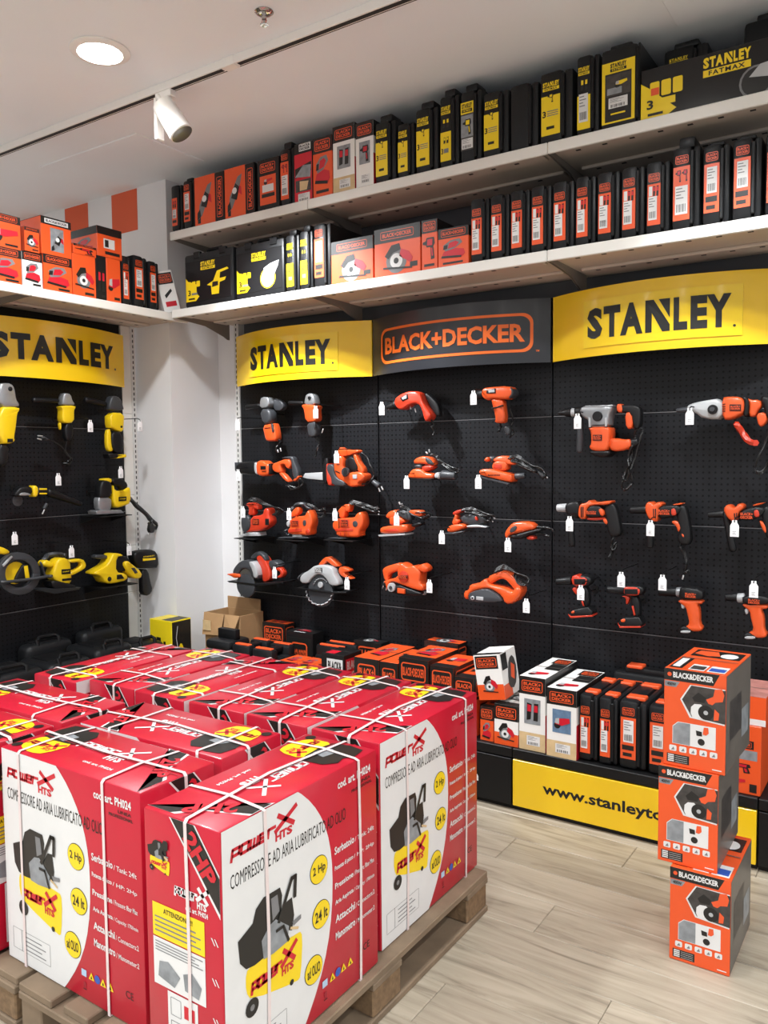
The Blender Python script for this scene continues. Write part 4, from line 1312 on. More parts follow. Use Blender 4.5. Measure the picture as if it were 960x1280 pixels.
tool('cordless_drill', 'small black and red cordless drill with slide battery, left of the lower row', 'drill', (685, 705, 7.385), [
    ('chuck', B_, 'C', (75, 162), (225, 152), 30, 38),
    ('rear_housing', B_, 'P', [(298, 95), (400, 108), (424, 160), (382, 204), (300, 200)], .06, 0, .016),
    ('body', R_, 'P', [(228, 112), (288, 88), (302, 110), (380, 113), (393, 150), (372, 199), (250, 204)], .064, 0, .014),
    ('badge', B_, 'P', [(265, 130), (370, 130), (365, 178), (268, 180)], .004, .034, .001, 0, 'body'),
    ('trigger', R_, 'P', [(222, 217), (288, 213), (278, 284), (258, 272)], .03, 0),
    ('grip', B_, 'P', [(288, 200), (382, 200), (394, 392), (340, 394)], .045, 0, .014), ('grip_stripe', R_, 'P', [(325, 335), (340, 335), (352, 380), (340, 380)], .004, .024, .001, 0, 'grip'),
    ('battery', B_, 'P', [(213, 450), (250, 413), (390, 388), (434, 430), (424, 474), (235, 480)], .07, 0, .01, 0),
    ('battery_edge', R_, 'P', [(211, 452), (238, 470), (434, 460), (434, 474), (234, 488)], .074, 0, .003, 0),
    ('latch', O_, 'P', [(238, 428), (268, 416), (272, 440), (244, 446)], .076, 0, .004)])
tool('cordless_drill', 'black and red cordless drill with slide battery, second in the lower row', 'drill', (685, 705, 7.385), [
    ('chuck', B_, 'C', (545, 235), (715, 242), 30, 38),
    ('rear_housing', B_, 'P', [(698, 212), (760, 188), (890, 198), (904, 250), (862, 294), (720, 290)], .06, 0, .016),
    ('body', R_, 'P', [(713, 212), (740, 198), (862, 203), (879, 250), (852, 289), (718, 284)], .064, 0, .014),
    ('badge', B_, 'P', [(728, 222), (845, 222), (850, 270), (730, 268)], .004, .034, .001, 0, 'body'),
    ('trigger', R_, 'P', [(678, 290), (772, 293), (742, 374), (724, 364), (728, 312)], .03, 0),
    ('grip', B_, 'P', [(768, 288), (852, 300), (864, 494), (800, 494)], .045, 0, .014), ('grip_stripe', R_, 'P', [(788, 380), (805, 378), (822, 462), (808, 468)], .004, .024, .001, 0, 'grip'),
    ('battery', B_, 'P', [(668, 535), (700, 488), (860, 478), (894, 540), (874, 574), (690, 574)], .07, 0, .01, 0),
    ('battery_edge', R_, 'P', [(666, 532), (690, 562), (880, 562), (874, 576), (686, 578)], .074, 0, .003, 0),
    ('latch', O_, 'P', [(694, 500), (734, 490), (738, 522), (700, 528)], .076, 0, .004)])
tool('cordless_drill', 'cordless drill with bright orange handle and white trigger, third in the lower row', 'drill', (815, 710, 6.62), [
    ('chuck', B_, 'C', (50, 195), (215, 198), 32, 40), ('collar', S_, 'C', (203, 200), (250, 200), 40, 42),
    ('body', B_, 'P', [(240, 160), (272, 148), (432, 173), (438, 242), (410, 260), (230, 255)], .065, 0, .016),
    ('badge_text', 'label_orange', 'X', 'BLACK+|DECKER', (290, 235), (380, 200), .033, 'body'),
    ('handle', O_, 'P', [(218, 262), (300, 255), (434, 262), (422, 294), (380, 294), (402, 350), (402, 460), (428, 490), (412, 519), (330, 519), (278, 482), (320, 460), (300, 370), (288, 320), (248, 292)], .05, 0, .014),
    ('trigger', P_, 'P', [(243, 290), (282, 290), (277, 334), (253, 334)], .03, .004),
    ('battery_foot', B_, 'P', [(238, 492), (280, 468), (342, 508), (334, 534), (248, 534)], .06, 0), ('foot_strip', P_, 'P', [(250, 506), (332, 506), (332, 528), (250, 528)], .064, 0, .004, 1)])
tool('cordless_drill', 'cordless drill with bright orange handle and silver chuck ring, at the right edge', 'drill', (815, 710, 6.62), [
    ('chuck', B_, 'C', (605, 242), (715, 242), 28, 34), ('collar', P_, 'C', (705, 248), (768, 248), 36, 38),
    ('body', B_, 'P', [(755, 212), (990, 228), (1000, 292), (760, 305)], .065, 0, .016),
    ('badge_text', 'label_orange', 'X', 'BLACK+|DECKER', (808, 284), (905, 250), .033, 'body'),
    ('handle', O_, 'P', [(748, 292), (830, 288), (966, 297), (962, 334), (905, 334), (932, 400), (932, 505), (958, 540), (942, 572), (860, 572), (798, 532), (850, 512), (822, 400), (815, 350), (778, 324)], .05, 0, .014),
    ('trigger', P_, 'P', [(770, 332), (806, 332), (800, 378), (778, 378)], .03, .004),
    ('battery_foot', B_, 'P', [(760, 545), (805, 520), (872, 560), (864, 586), (772, 586)], .06, 0), ('foot_strip', P_, 'P', [(778, 553), (864, 553), (864, 577), (778, 577)], .064, 0, .004, 1)])

# ---- left wall, yellow tools
GL = 'yellow tools on the left pegboard'
tool('angle_grinder', 'big yellow angle grinder with silver head, cut by the left photo edge', 'grinder', (0, 470, 9.6), [
    ('warning_card', 'cardboard', 'P', [(140, 208), (218, 212), (184, 335), (150, 330)], .003, -.03, .0005, 0),
    ('gear_head', S_, 'P', [(-62, 374), (-62, 100), (0, 88), (92, 93), (132, 150), (152, 290), (184, 330), (184, 380)], .08, 0, .018),
    ('spindle_button', B_, 'D', (68, 160), 26, .006, .038),
    ('housing', Y_, 'P', [(-82, 372), (188, 375), (184, 430), (162, 440), (142, 640), (122, 740), (134, 780), (92, 814), (-62, 814)], .085, 0, .018),
    ('switch', B_, 'P', [(32, 755), (95, 755), (95, 798), (32, 798)], .006, .043, .001, 0, 'housing'),
    ('grip', B_, 'P', [(-60, 812), (82, 812), (62, 1050), (-40, 1100)], .06, 0, .018),
    ('cord', K_, 'T', [(60, 1050), (100, 1000), (85, 930), (110, 870)], .004)], True, group=GL)
tool('angle_grinder', 'slim yellow angle grinder with dark head, second from the left edge', 'grinder', (0, 470, 9.6), [
    ('gear_head', S_, 'P', [(718, 304), (740, 208), (770, 208), (822, 218), (842, 300), (868, 330), (864, 354), (728, 354)], .05, 0, .012),
    ('housing', Y_, 'P', [(698, 372), (720, 358), (878, 358), (874, 395), (858, 412), (862, 564), (740, 569), (713, 520), (722, 400)], .055, 0, .012),
    ('grip', B_, 'P', [(748, 570), (862, 570), (847, 762), (770, 784)], .045, 0, .014), ('lever', Y_, 'P', [(700, 560), (725, 560), (728, 640), (712, 645)], .02, 0),
    ('side_handle', B_, 'C', (385, 290), (705, 300), 34, 28),
    ('cord', K_, 'T', [(500, 740), (640, 780), (740, 850), (822, 960), (872, 1012), (830, 1062), (770, 1042)], .004),
    ('cord', K_, 'T', [(790, 780), (790, 900), (850, 1000), (800, 1040)], .004),
    ('plug', G_, 'C', (510, 735), (570, 765), 20, 14), ('plug_pin', N_, 'C', (450, 716), (510, 722), 9, 9), ('plug_pin', N_, 'C', (446, 750), (500, 765), 9, 9)], True, group=GL)
tool('angle_grinder', 'cordless yellow angle grinder with hand loop and grey head, nearest the column', 'grinder', (90, 470, 9.844), [
    ('gear_head', G_, 'P', [(418, 404), (450, 258), (500, 243), (562, 270), (602, 380), (609, 424), (478, 429)], .055, 0, .014),
    ('housing', Y_, 'P', [(433, 450), (609, 458), (602, 600), (592, 694), (520, 674), (480, 644), (438, 634)], .06, 0, .012),
    ('vent', B_, 'D', (567, 627), 14, .005, .028), ('grip', B_, 'P', [(468, 680), (592, 690), (609, 954), (500, 954), (458, 800)], .048, 0, .014),
    ('hand_loop', Y_, 'P', [(413, 670), (462, 648), (468, 850), (494, 922), (440, 934), (413, 860)], .03, 0),
    ('battery', B_, 'P', [(408, 960), (600, 948), (614, 1002), (430, 1014)], .06, 0, .008, 0), ('battery_edge', Y_, 'P', [(515, 972), (622, 963), (628, 1000), (512, 1014), (530, 990), (600, 985)], .064, 0, .003, 0),
    ('side_handle', B_, 'C', (150, 290), (425, 350), 36, 28)], True, group=GL)
tool('multi_tool', 'black and yellow multi-tool lying level with its cord trailing right', 'multi-tool', (0, 580, 8.727), [
    ('gear_head', B_, 'P', [(128, 352), (150, 300), (200, 248), (322, 238), (334, 334), (200, 354)], .05, 0, .014),
    ('face_plate', S_, 'P', [(168, 332), (220, 305), (295, 320), (312, 342), (200, 348)], .055, 0, .006),
    ('disc', G_, 'D', (200, 400), 60, .006, -.01),
    ('ring', Y_, 'P', [(333, 233), (380, 238), (393, 300), (377, 359), (338, 359), (328, 290)], .058, 0, .014),
    ('barrel', B_, 'P', [(380, 250), (480, 248), (514, 300), (482, 349), (383, 349)], .05, 0, .014),
    ('stripe', Y_, 'P', [(400, 264), (480, 264), (480, 282), (400, 282)], .004, .026, .001, 0, 'barrel'), ('stripe', Y_, 'P', [(400, 314), (480, 314), (480, 330), (400, 330)], .004, .026, .001, 0, 'barrel'),
    ('handle', B_, 'C', (505, 300), (890, 440), 48, 30), ('plug', G_, 'C', (510, 430), (480, 490), 18, 20), ('plug_pin', N_, 'C', (485, 495), (460, 548), 8, 8)], True, group=GL)
tool('jigsaw', 'yellow and black jigsaw whose cord hangs over the white column', 'jigsaw', (100, 575, 8.727), [
    ('foot', S_, 'P', [(128, 562), (160, 548), (400, 543), (434, 575), (140, 594)], .08, 0, .003, 0),
    ('front_grip', B_, 'P', [(178, 404), (190, 250), (240, 213), (312, 240), (322, 402), (200, 414)], .065, 0, .018),
    ('top_cap', Y_, 'P', [(213, 207), (312, 193), (322, 240), (290, 254)], .055, 0, .012),
    ('gear_nose', S_, 'P', [(168, 422), (200, 398), (312, 408), (322, 480), (302, 564), (178, 559)], .05, 0, .012),
    ('body', Y_, 'P', [(323, 260), (345, 330), (430, 342), (482, 300), (514, 298), (519, 470), (440, 504), (350, 524), (328, 420)], .07, 0, .014),
    ('badge', B_, 'P', [(378, 402), (462, 397), (462, 442), (378, 450)], .004, .036, .001, 0, 'body'), ('badge_text', 'label_yellow', 'X', 'STANLEY', (388, 432), (453, 412), .0383, 'body'),
    ('handle', B_, 'P', [(318, 207), (430, 193), (504, 260), (484, 322), (440, 330), (420, 282), (345, 275)], .045, 0, .014),
    ('cord', K_, 'T', [(518, 400), (600, 470), (740, 615), (832, 690), (850, 735), (800, 752), (760, 690)], .011),
    ('cord', K_, 'T', [(530, 440), (600, 510), (700, 600), (760, 670)], .011, .02),
    ('plug', K_, 'P', [(745, 680), (778, 690), (792, 792), (728, 792)], .03, .01, .006), ('plug_pin', N_, 'C', (742, 795), (742, 818), 5, 5), ('plug_pin', N_, 'C', (772, 795), (772, 818), 5, 5)], True, group=GL)
tool('circular_saw', 'black and yellow circular saw with big round guard, at the left edge', 'saw', (0, 655, 8.727), [
    ('blade', Y_, 'D', (140, 530), 120, .005, .02),
    ('blade_guard', G_, 'P', [(150 + 232 * math.cos(a * .2618), 535 + 232 * math.sin(a * .2618)) for a in range(25)] + [(150 + 152 * math.cos(a * .2618), 535 + 152 * math.sin(a * .2618)) for a in range(24, -1, -1)], .03, .035, .004, 0),
    ('inner_cover', B_, 'P', [(130, 560), (225, 405), (290, 480), (300, 570), (200, 640), (110, 640)], .02, .03),
    ('lettering', Y_, 'P', [(210, 455), (250, 447), (272, 580), (228, 588)], .003, .0415, .0006, 0),
    ('base_bar', G_, 'T', [(-60, 625), (200, 605), (420, 565), (490, 560)], .009, .06), ('strut', G_, 'T', [(375, 410), (440, 560)], .006, .05),
    ('scale', P_, 'P', [(-40, 440), (0, 395), (60, 340), (70, 355), (10, 420), (-30, 460)], .02, .05, .003, 0),
    ('handle', Y_, 'P', [(-60, 240), (0, 248), (84, 290), (72, 326), (0, 334), (-60, 300)], .05, 0, .014)], True, group=GL)
tool('orbital_sander', 'yellow sander with front knob and looped rear handle', 'sander', (0, 655, 8.727), [
    ('dust_skirt', B_, 'P', [(508, 600), (740, 648), (804, 692), (600, 724), (518, 684)], .09, 0, .014),
    ('base_plate', G_, 'P', [(348, 712), (822, 683), (802, 704), (540, 754)], .1, 0, .003, 0),
    ('body', Y_, 'P', [(518, 572), (560, 450), (578, 390), (650, 358), (722, 390), (734, 520), (746, 640), (640, 660)], .08, 0, .018),
    ('front_knob', Y_, 'P', [(428, 432), (460, 388), (520, 398), (564, 440), (540, 474), (450, 464)], .06, 0, .018),
    ('rear_handle', Y_, 'P', [(728, 390), (882, 373), (924, 440), (902, 494), (740, 574), (728, 534), (872, 462), (862, 410), (738, 424)], .04, 0),
    ('badge', B_, 'P', [(622, 490), (718, 484), (718, 536), (622, 542)], .004, .041, .001, 0, 'body'), ('badge_text', 'label_yellow', 'X', 'STANLEY', (632, 524), (710, 500), .0433, 'body'), ('vent', B_, 'P', [(628, 592), (730, 582), (730, 608), (628, 616)], .004, .041, .001, 0, 'body'),
    ('hose', G_, 'T', [(520, 395), (580, 340), (680, 330), (760, 350)], .014, -.04)], True, group=GL)
tool('belt_sander', 'yellow belt sander with black dust bag overhanging the white column', 'sander', (95, 660, 8.727), [
    ('body', Y_, 'P', [(128, 492), (220, 438), (300, 390), (340, 300), (360, 273), (432, 273), (474, 300), (394, 312), (388, 480), (500, 488), (524, 562), (350, 604), (270, 594), (240, 544), (210, 514)], .09, 0, .014),
    ('motor', B_, 'P', [(388, 322), (500, 288), (564, 360), (540, 462), (388, 482)], .08, -.005, .018),
    ('handle', Y_, 'P', [(458, 382), (500, 348), (540, 378), (664, 480), (644, 549), (560, 544), (500, 462)], .07, .02, .014),
    ('handle_panel', G_, 'P', [(535, 430), (570, 425), (605, 480), (575, 490)], .004, .056, .001, 0, 'handle'),
    ('roller_cap', B_, 'D', (310, 550), 24, .006, .042), ('side_vent', B_, 'P', [(390, 505), (440, 500), (470, 545), (390, 555)], .004, .046, .001, 0, 'body'),
    ('front_housing', G_, 'P', [(198, 292), (332, 288), (324, 344), (198, 334)], .05, -.01, .014),
    ('dust_bag', B_, 'P', [(598, 262), (700, 238), (822, 233), (864, 300), (864, 434), (800, 434), (690, 444), (640, 424), (598, 332)], .07, 0, .02),
    ('bag_print', Y_, 'P', [(686, 330), (822, 322), (822, 342), (686, 356)], .002, .0365, .0004, 0, 'dust_bag'),
    ('bag_text', 'label_yellow', 'X', 'STANLEY', (690, 320), (815, 288), .0365, 'dust_bag'),
    ('cord_bundle', K_, 'P', [(690, 445), (762, 448), (792, 600), (814, 670), (770, 739), (708, 722), (708, 600)], .05, 0, .014)], True, group=GL)


# ---------------------------------------------------------------- hooks with price tags
def tag_mesh(w, h):
    mb = MB()
    pr = [(-.5, 0), (.5, 0), (.5, .68), (.28, .86), (.28, 1), (-.28, 1), (-.28, .86), (-.5, .68)]
    mb.prism([(p[0] * w, p[1] * h) for p in pr], lambda u, v, q: Vector((u, -q, v)), 0, .0025, 'tag_white', .0006)
    return mb.mesh('tag')


TAGM = tag_mesh(.033, .066)
pm = MB()
pf = Face(pm, (-.0165, -.0025, 0), (1, 0, 0), (0, 0, 1), .033, .066)
for k in range(3):
    pf.rect(.28, .14 + k * .08, .7 - .1 * (k % 2), .165 + k * .08, 'photo_grey', 1)
TAGP = pm.mesh('tag_print', 0)


def price_hook(x, y, what, left=False, out=.23):
    """x, y: middle of the tag's lower edge in the photograph"""
    if left:
        q = W(x, y, X=-.58 + out)
        loc = (-.58 + out, q.y, q.z)
    else:
        q = W(x, y, Y=-out)
        loc = (q.x, -out, q.z)
    t = thing('price_hook', 'white price tag on a hook ' + what, 'price tag', loc, R90 if left else 0, 'price tags on hooks')
    g = link('tag', TAGM, t)
    link('tag_print', TAGP, g)
    MB().tube([(0, out - .002, .075), (0, .02, .075), (0, 0, .068), (0, -.004, .058)], .0025, 'black_metal', 6).build('hook_rod', t)
    return t


for (x, y, s) in [
    (477.5, 519, 'left of the red corded drill'), (592, 506, 'at the nozzle of the orange heat gun'), (395, 523, 'over the second angle grinder'),
    (421, 579, 'left of the handsaw handle'), (297, 538, 'by the upright, level with the grinders'), (298, 601, 'at the tip of the reciprocating saw'),
    (304, 647, 'by the upright, at the first jigsaw'), (361.5, 650, 'left of the middle jigsaw'), (419, 651, 'left of the right jigsaw'),
    (343.5, 723, 'on the dark circular saw'), (434, 737, 'on the pale-guard circular saw'), (508.5, 611, 'under the sander with the dust canister'),
    (598, 611, 'under the long sheet sander'), (496, 657, 'in front of the palm sander'), (552.5, 680, 'below the small detail sander'),
    (635, 690, 'below the mouse sander'), (537, 741, 'at the nose of the orange belt sander'), (658, 766, 'right of the orange planer'),
    (722, 536, 'below the breaker chuck'), (862, 531, 'at the nose of the rotary hammer'), (712, 664, 'on the silver-chuck drill'),
    (813, 670, 'on the middle corded drill'), (918, 671, 'on the corded drill at the right edge'), (726, 750, 'on the first cordless drill'),
    (776.5, 734, 'above the second cordless drill'), (828, 738, 'left of the third cordless drill'), (942, 747, 'on the cordless drill at the right edge')]:
    price_hook(x, y, s)
for (x, y, s) in [
    (73, 607, 'above the yellow multi-tool'), (113, 540, 'between the two slim yellow grinders'), (151, 597.5, 'above the yellow jigsaw'),
    (175, 539, 'sticking out in front of the white column'), (18.5, 681, 'above the big black circular saw'), (89.5, 697, 'above the yellow looped sander'), (161.5, 694, 'by the black dust bag')]:
    price_hook(x, y, s, True)

# small black trays under the standing tools
def tray(label, x, y, w, left=False, d=.16):
    q = W(x, y, X=-.58 + .12) if left else W(x, y, Y=-.12)
    t = thing('tool_tray', label, 'tray', (-.58, q.y, q.z) if left else (q.x, 0, q.z), R90 if left else 0, 'black tool trays')
    MB().rbox(-w / 2, w / 2, -d - .03, -.002, -.005, 0, 'black_metal', .001).build('plate', t)
    MB().rbox(-w / 2, w / 2, -.006, -.001, -.05, -.004, 'black_metal', .001).build('back_flange', t)
    for s in (-1, 1):
        mb = MB()
        mb.prism([(-d, -.006), (-.006, -.006), (-.006, -.045)], lambda u, v, h: Vector((s * (w / 2 - .003) + h, u, v)), -.001, .001, 'black_metal')
        mb.build('gusset', t, 0)


tray('black tray under the yellow jigsaw', 136, 644, .22, True)
tray('black tray under the yellow belt sander', 142, 731, .24, True)
tray('thin black tray under the jigsaw beside the upright', 315, 672, .16)
tray('thin black tray under the middle jigsaw', 372, 674, .2)
tray('thin black tray under the right jigsaw', 432, 674, .2)
# ================================================================= boxes and cases
ORD = ['first', 'second', 'third', 'fourth', 'fifth', 'sixth', 'seventh', 'eighth', 'ninth', 'tenth', 'eleventh', 'twelfth', 'thirteenth']


def case(label, loc, w, h, d, lab, rz=0., group='slim plastic cases', handle=0., rot=None, split=.2, name='tool_case', latch=None):
    """moulded plastic case standing on edge; local front is -y"""
    t = thing(name, label, 'case', loc, rz, group, rot)
    xs = w * split
    MB().rbox(-w / 2 + .001, xs, 0, d, .004, h, 'case_black', min(.016, w * .16), 2).build('shell', t)
    MB().rbox(xs + .002, w / 2 - .001, .006, d - .004, .006, h - .004, 'case_black', min(.014, w * .12), 2).build('shell', t)
    MB().rbox(xs - .006, xs + .008, -.002, d * .9, .02, h - .02, 'case_dark', .003).build('seam_rib', t)
    for q in (.1, .8):
        MB().rbox(-w * .35, w * .35, d * q, d * q + .03, 0, .012, 'case_dark', .003).build('foot', t)
    if handle:
        MB().rbox(-w * .28, w * .28, .01, d * .3, h - .006, h + handle, 'case_black', .009, 2).build('handle_boss', t)
        MB().rbox(-w * .22, w * .22, d * .28, d * .72, h + handle * .2, h + handle * .9, 'case_dark', .006, 2).build('handle', t)
    if latch:
        for q in (.12, .74):
            MB().rbox(-w * .34, w * .34, d * q, d * q + .05, h - .008, h + .008, latch, .004).build('latch', t)
    mb = MB()
    lab(Face(mb, (-w / 2, -.0004, 0), (1, 0, 0), (0, 0, 1), w * (split + .5), h))
    if mb.f:
        mb.build('label', t, 0)
    return t


def carton(label, loc, w, h, d, body, paint, rz=0., group=None, rot=None, name='product_carton'):
    """printed carton; local front is -y, origin at the middle of the front bottom edge"""
    t = thing(name, label, 'box', loc, rz, group, rot)
    MB().rbox(-w / 2, w / 2, 0, d, 0, h, body, .0018).build('carton_body', t)
    F = box_faces(w, d, h)
    F['front'].rect(.01, .01, .99, .99, body, .4)
    paint(F)
    # closing seam of the lid
    F['top'].rect(.02, .492, .98, .508, 'carton_grey', 4)
    build_faces(F, t)
    return t


# -- label painters -----------------------------------------------------
def L_bd_slim(f):
    f.rect(.14, .13, .9, .80, 'label_orange', 1)
    f.rect(.14, .69, .9, .84, 'ink_black', 2)
    bd_logo(f.sub(.2, .72, .84, .83), True, 3)
    pic_tool(f.sub(.42, .50, .84, .68), 'two', 2)
    spec(f.sub(.2, .20, .7, .52), l=3)
    f.rect(.22, .53, .42, .66, 'ink_white', 2)


def L_bd_spec(f):
    f.rect(.12, .16, .9, .76, 'label_orange', 1)
    bd_logo(f.sub(.2, .79, .82, .9), True, 2)
    spec(f.sub(.26, .40, .78, .72), l=2)
    f.rect(.2, .29, .8, .36, 'ink_black', 2)
    f.rect(.24, .2, .7, .25, 'ink_black', 2)


def L_bd_drill(f):
    f.rect(.1, .12, .92, .76, 'label_orange', 1)
    bd_logo(f.sub(.2, .79, .84, .89), True, 2)
    pic_tool(f.sub(.2, .57, .52, .74), 'drill', 2)
    pic_tool(f.sub(.52, .57, .84, .74), 'drill', 2)
    spec(f.sub(.2, .19, .82, .53), l=2)


def L_bd_pic(f):
    f.rect(.16, .14, .86, .72, 'label_orange', 1)
    pic_tool(f.sub(.24, .5, .78, .68), 'two', 2)
    spec(f.sub(.24, .3, .72, .48), l=2)
    f.rect(.24, .2, .74, .26, 'ink_black', 2)


def L_none(f):
    pass


def L_st_three(f):
    f.rect(.1, .12, .9, .66, 'label_yellow', 1)
    fatmax(f.sub(.16, .73, .86, .85))
    pic_tool(f.sub(.36, .56, .64, .70), 'drill', 2, 'label_yellow')
    f.text('3', .15, .37, .3, .46, 'ink_black', 2, .03)
    for k in range(3):
        f.rect(.34, .38 + k * .03, .82, .393 + k * .03, 'ink_grey', 2)
    f.rect(.32, .2, .66, .24, 'ink_black', 2)


def L_st_low(f):
    f.rect(.12, .1, .88, .5, 'label_yellow', 1)
    fatmax(f.sub(.18, .74, .84, .85))
    pic_tool(f.sub(.24, .54, .8, .70), 'two', 2, 'label_yellow')
    f.text('3', .18, .2, .32, .28, 'ink_black', 2, .03)
    f.rect(.36, .21, .7, .27, 'ink_grey', 2)
    pic_tool(f.sub(.3, .33, .76, .44), 'two', 2, 'label_yellow')


def L_st_photo(f):
    f.rect(.08, .18, .92, .8, 'photo_dark', 1)
    f.rect(.08, .68, .92, .84, 'label_yellow', 2)
    fatmax(f.sub(.16, .70, .84, .82), 'ink_black', 'ink_black', 'label_yellow', 3)
    f.rect(.1, .36, .9, .66, 'photo_grey', 2)
    pic_tool(f.sub(.2, .38, .84, .64), 'drill', 3, 'label_yellow')
    spec(f.sub(.14, .2, .88, .34), l=2)


def L_st_data(f):
    f.rect(.1, .08, .9, .5, 'label_yellow', 1)
    fatmax(f.sub(.16, .75, .84, .85))
    pic_tool(f.sub(.26, .54, .8, .72), 'two', 2, 'label_yellow')
    spec(f.sub(.2, .17, .76, .52), l=2)


def L_st_frame(f):
    f.rect(.05, .07, .95, .82, 'label_yellow', 1)
    f.rect(.14, .09, .86, .68, 'ink_black', 2)
    fatmax(f.sub(.28, .70, .72, .80), 'ink_black', 'ink_black', 'label_yellow', 3)
    f.rect(.16, .40, .84, .66, 'photo_dark', 3)
    f.rect(.2, .42, .6, .5, 'photo_grey', 4)
    pic_tool(f.sub(.4, .48, .76, .62), 'grinder', 4, 'label_yellow')
    spec(f.sub(.24, .25, .76, .38), l=3)
    f.rect(.3, .17, .7, .19, 'label_yellow', 3)


XF = -.437


def X_(px, z):
    return W(px, 0, Y=XF)[0] if False else None


def xat(px, py):
    return W(px, py, Y=XF).x


# ------------------------------------------------------------ upper shelf
GU = 'goods on the upper shelf under the ceiling'


def P_bd_side(F):
    f = F['front']
    f.rect(0, 0, .7, 1, 'carton_orange', 1)
    pic_tool(f.sub(.06, .12, .62, .88), 'chop', 2)
    bd_logo(f.sub(.76, .1, .95, .9), vert=True)
    f.rect(.1, .06, .2, .22, 'ink_black', 2)


def P_bd_low(F):
    f = F['front']
    f.rect(.12, .12, .86, .68, 'carton_orange', 1)
    bd_logo(f.sub(.14, .74, .84, .92), True)
    pic_tool(f.sub(.3, .5, .72, .66), 'grinder', 2)
    f.rect(.24, .36, .76, .5, 'ink_white', 3)
    f.rect(.2, .26, .8, .33, 'ink_black', 2)


def P_red(F):
    f = F['front']
    f.rect(0, 0, 1, .82, 'ink_red', 1)
    f.rect(.28, .86, .94, .98, 'ink_white', 2)
    f.text('BLACK&', .32, .925, .9, .965, 'ink_black', 3, .04)
    f.text('DECKER', .32, .875, .9, .915, 'ink_black', 3, .04)
    f.poly([(.04, .42), (.96, .5), (.96, .66), (.04, .58)], 'ink_black', 2)
    f.poly([(.04, .44), (.9, .4), (.96, .6), (.5, .62)], 'photo_grey', 3)
    f.rect(.06, .18, .94, .38, 'photo_dark', 2)
    f.poly([(.3, .2), (.7, .2), (.8, .34), (.3, .36)], 'ink_wood', 3)
    spec(f.sub(.2, .02, .86, .15), l=2)


def P_orange_head(kind, two=True):
    def p(F):
        f = F['front']
        f.rect(0, .74, 1, 1, 'ink_black', 1)
        bd_logo(f.sub(.1, .78, .9, .96), two)
        pic_tool(f.sub(.06, .2, .94, .72), kind, 2)
        f.rect(.16, .08, .82, .13, 'ink_black', 2)
        g = F['right']
        g.rect(0, .74, 1, 1, 'ink_black', 1)
        pic_tool(g.sub(.2, .2, .8, .66), kind, 2)
        F['top'].rect(0, 0, 1, .4, 'ink_black', 1)
        pic_tool(F['top'].sub(.2, .44, .8, .92), kind, 2)
    return p


def P_white_head(kind, wood=True):
    def p(F):
        f = F['front']
        f.rect(0, .76, 1, 1, 'ink_black', 1)
        bd_logo(f.sub(.1, .80, .9, .95), True)
        f.rect(.2, .36, .82, .70, 'photo_blue' if kind == 'grinder' else 'photo_grey', 2)
        pic_tool(f.sub(.24, .38, .8, .68), kind, 3)
        if wood:
            f.rect(0, 0, 1, .24, 'ink_wood', 1)
        spec(f.sub(.3, .07, .8, .2), l=2)
        g = F['right']
        g.rect(0, .76, 1, 1, 'ink_black', 1)
        g.rect(0, 0, 1, .5, 'ink_red', 1)
        t = F['top']
        pic_tool(t.sub(.15, .04, .85, .36), 'grinder', 2)
        t.rect(.3, .7, .98, .95, 'ink_black', 1)
        bd_logo(t.sub(.38, .74, .9, .91), True, 2)
    return p


def up(label, px0, px1, yb, h, kind, lab, d=.33, **k):
    x0, x1 = xat(px0, yb), xat(px1, yb)
    loc = ((x0 + x1) / 2, XF, ZU)
    if kind == 'case':
        return case(label, loc, x1 - x0 - .003, h, d, lab, group=GU, **k)
    return carton(label, loc, x1 - x0 - .003, h, d, kind, lab, group=GU, **k)


up('black case with narrow orange label, leftmost on the upper shelf', 214, 228, 289, .262, 'case', L_bd_pic)
up('black case with white barcode label, second on the upper shelf', 229, 244, 286, .27, 'case', L_bd_spec, handle=.012)
up('orange carton with tilted saw picture, left of two on the upper shelf', 244, 281, 280, .265, 'carton_black', P_bd_side)
up('orange carton with tilted saw picture, right of two on the upper shelf', 281.5, 319, 270, .265, 'carton_black', P_bd_side)
up('black carton with orange panel beside the tilted saw cartons', 322, 349.5, 260, .262, 'carton_black', P_bd_low)
up('narrow tall black case with raised handle beside the red carton', 350, 368, 257, .29, 'case', L_bd_drill, handle=.03)
up('red carton with white BLACK&DECKER plate on the upper shelf', 368.5, 391, 254, .29, 'carton_black', P_red)
up('orange carton with planer picture beside the red carton', 391.5, 416, 249, .29, 'carton_orange', P_orange_head('sander'))
up('white carton with window photo and wood-toned foot, upper shelf', 416.5, 444, 243, .318, 'carton_white', P_white_head('two'))
up('white carton with drill picture, next to the yellow-labelled cases', 445, 467.5, 238, .305, 'carton_white', P_white_head('drill', False))
ST_ = 'black case with yellow FATMAX label on the upper shelf, '
up(ST_ + 'first from the left', 468, 495, 233, .285, 'case', L_st_three, handle=.028)
up(ST_ + 'smallest, second from the left', 496, 518, 225, .25, 'case', L_st_three, handle=.0)
up(ST_ + 'third, tall yellow panel', 518.5, 548, 218, .29, 'case', L_st_three, handle=.028)
up(ST_ + 'fourth, yellow lower half only', 548.5, 574, 210, .315, 'case', L_st_low, handle=.028)
up(ST_ + 'fifth, with grey drill photo', 574.5, 602, 203, .31, 'case', L_st_photo, handle=.028)
up(ST_ + 'sixth, beside the plain black case', 602.5, 636, 196, .278, 'case', L_st_three)
up('plain black case without label between yellow-labelled ones', 636.5, 673, 189, .276, 'case', L_none)
up(ST_ + 'seventh, right of the plain case', 673.5, 716, 181, .29, 'case', L_st_three)
up(ST_ + 'eighth, with white data sticker', 719, 749, 170, .315, 'case', L_st_data)
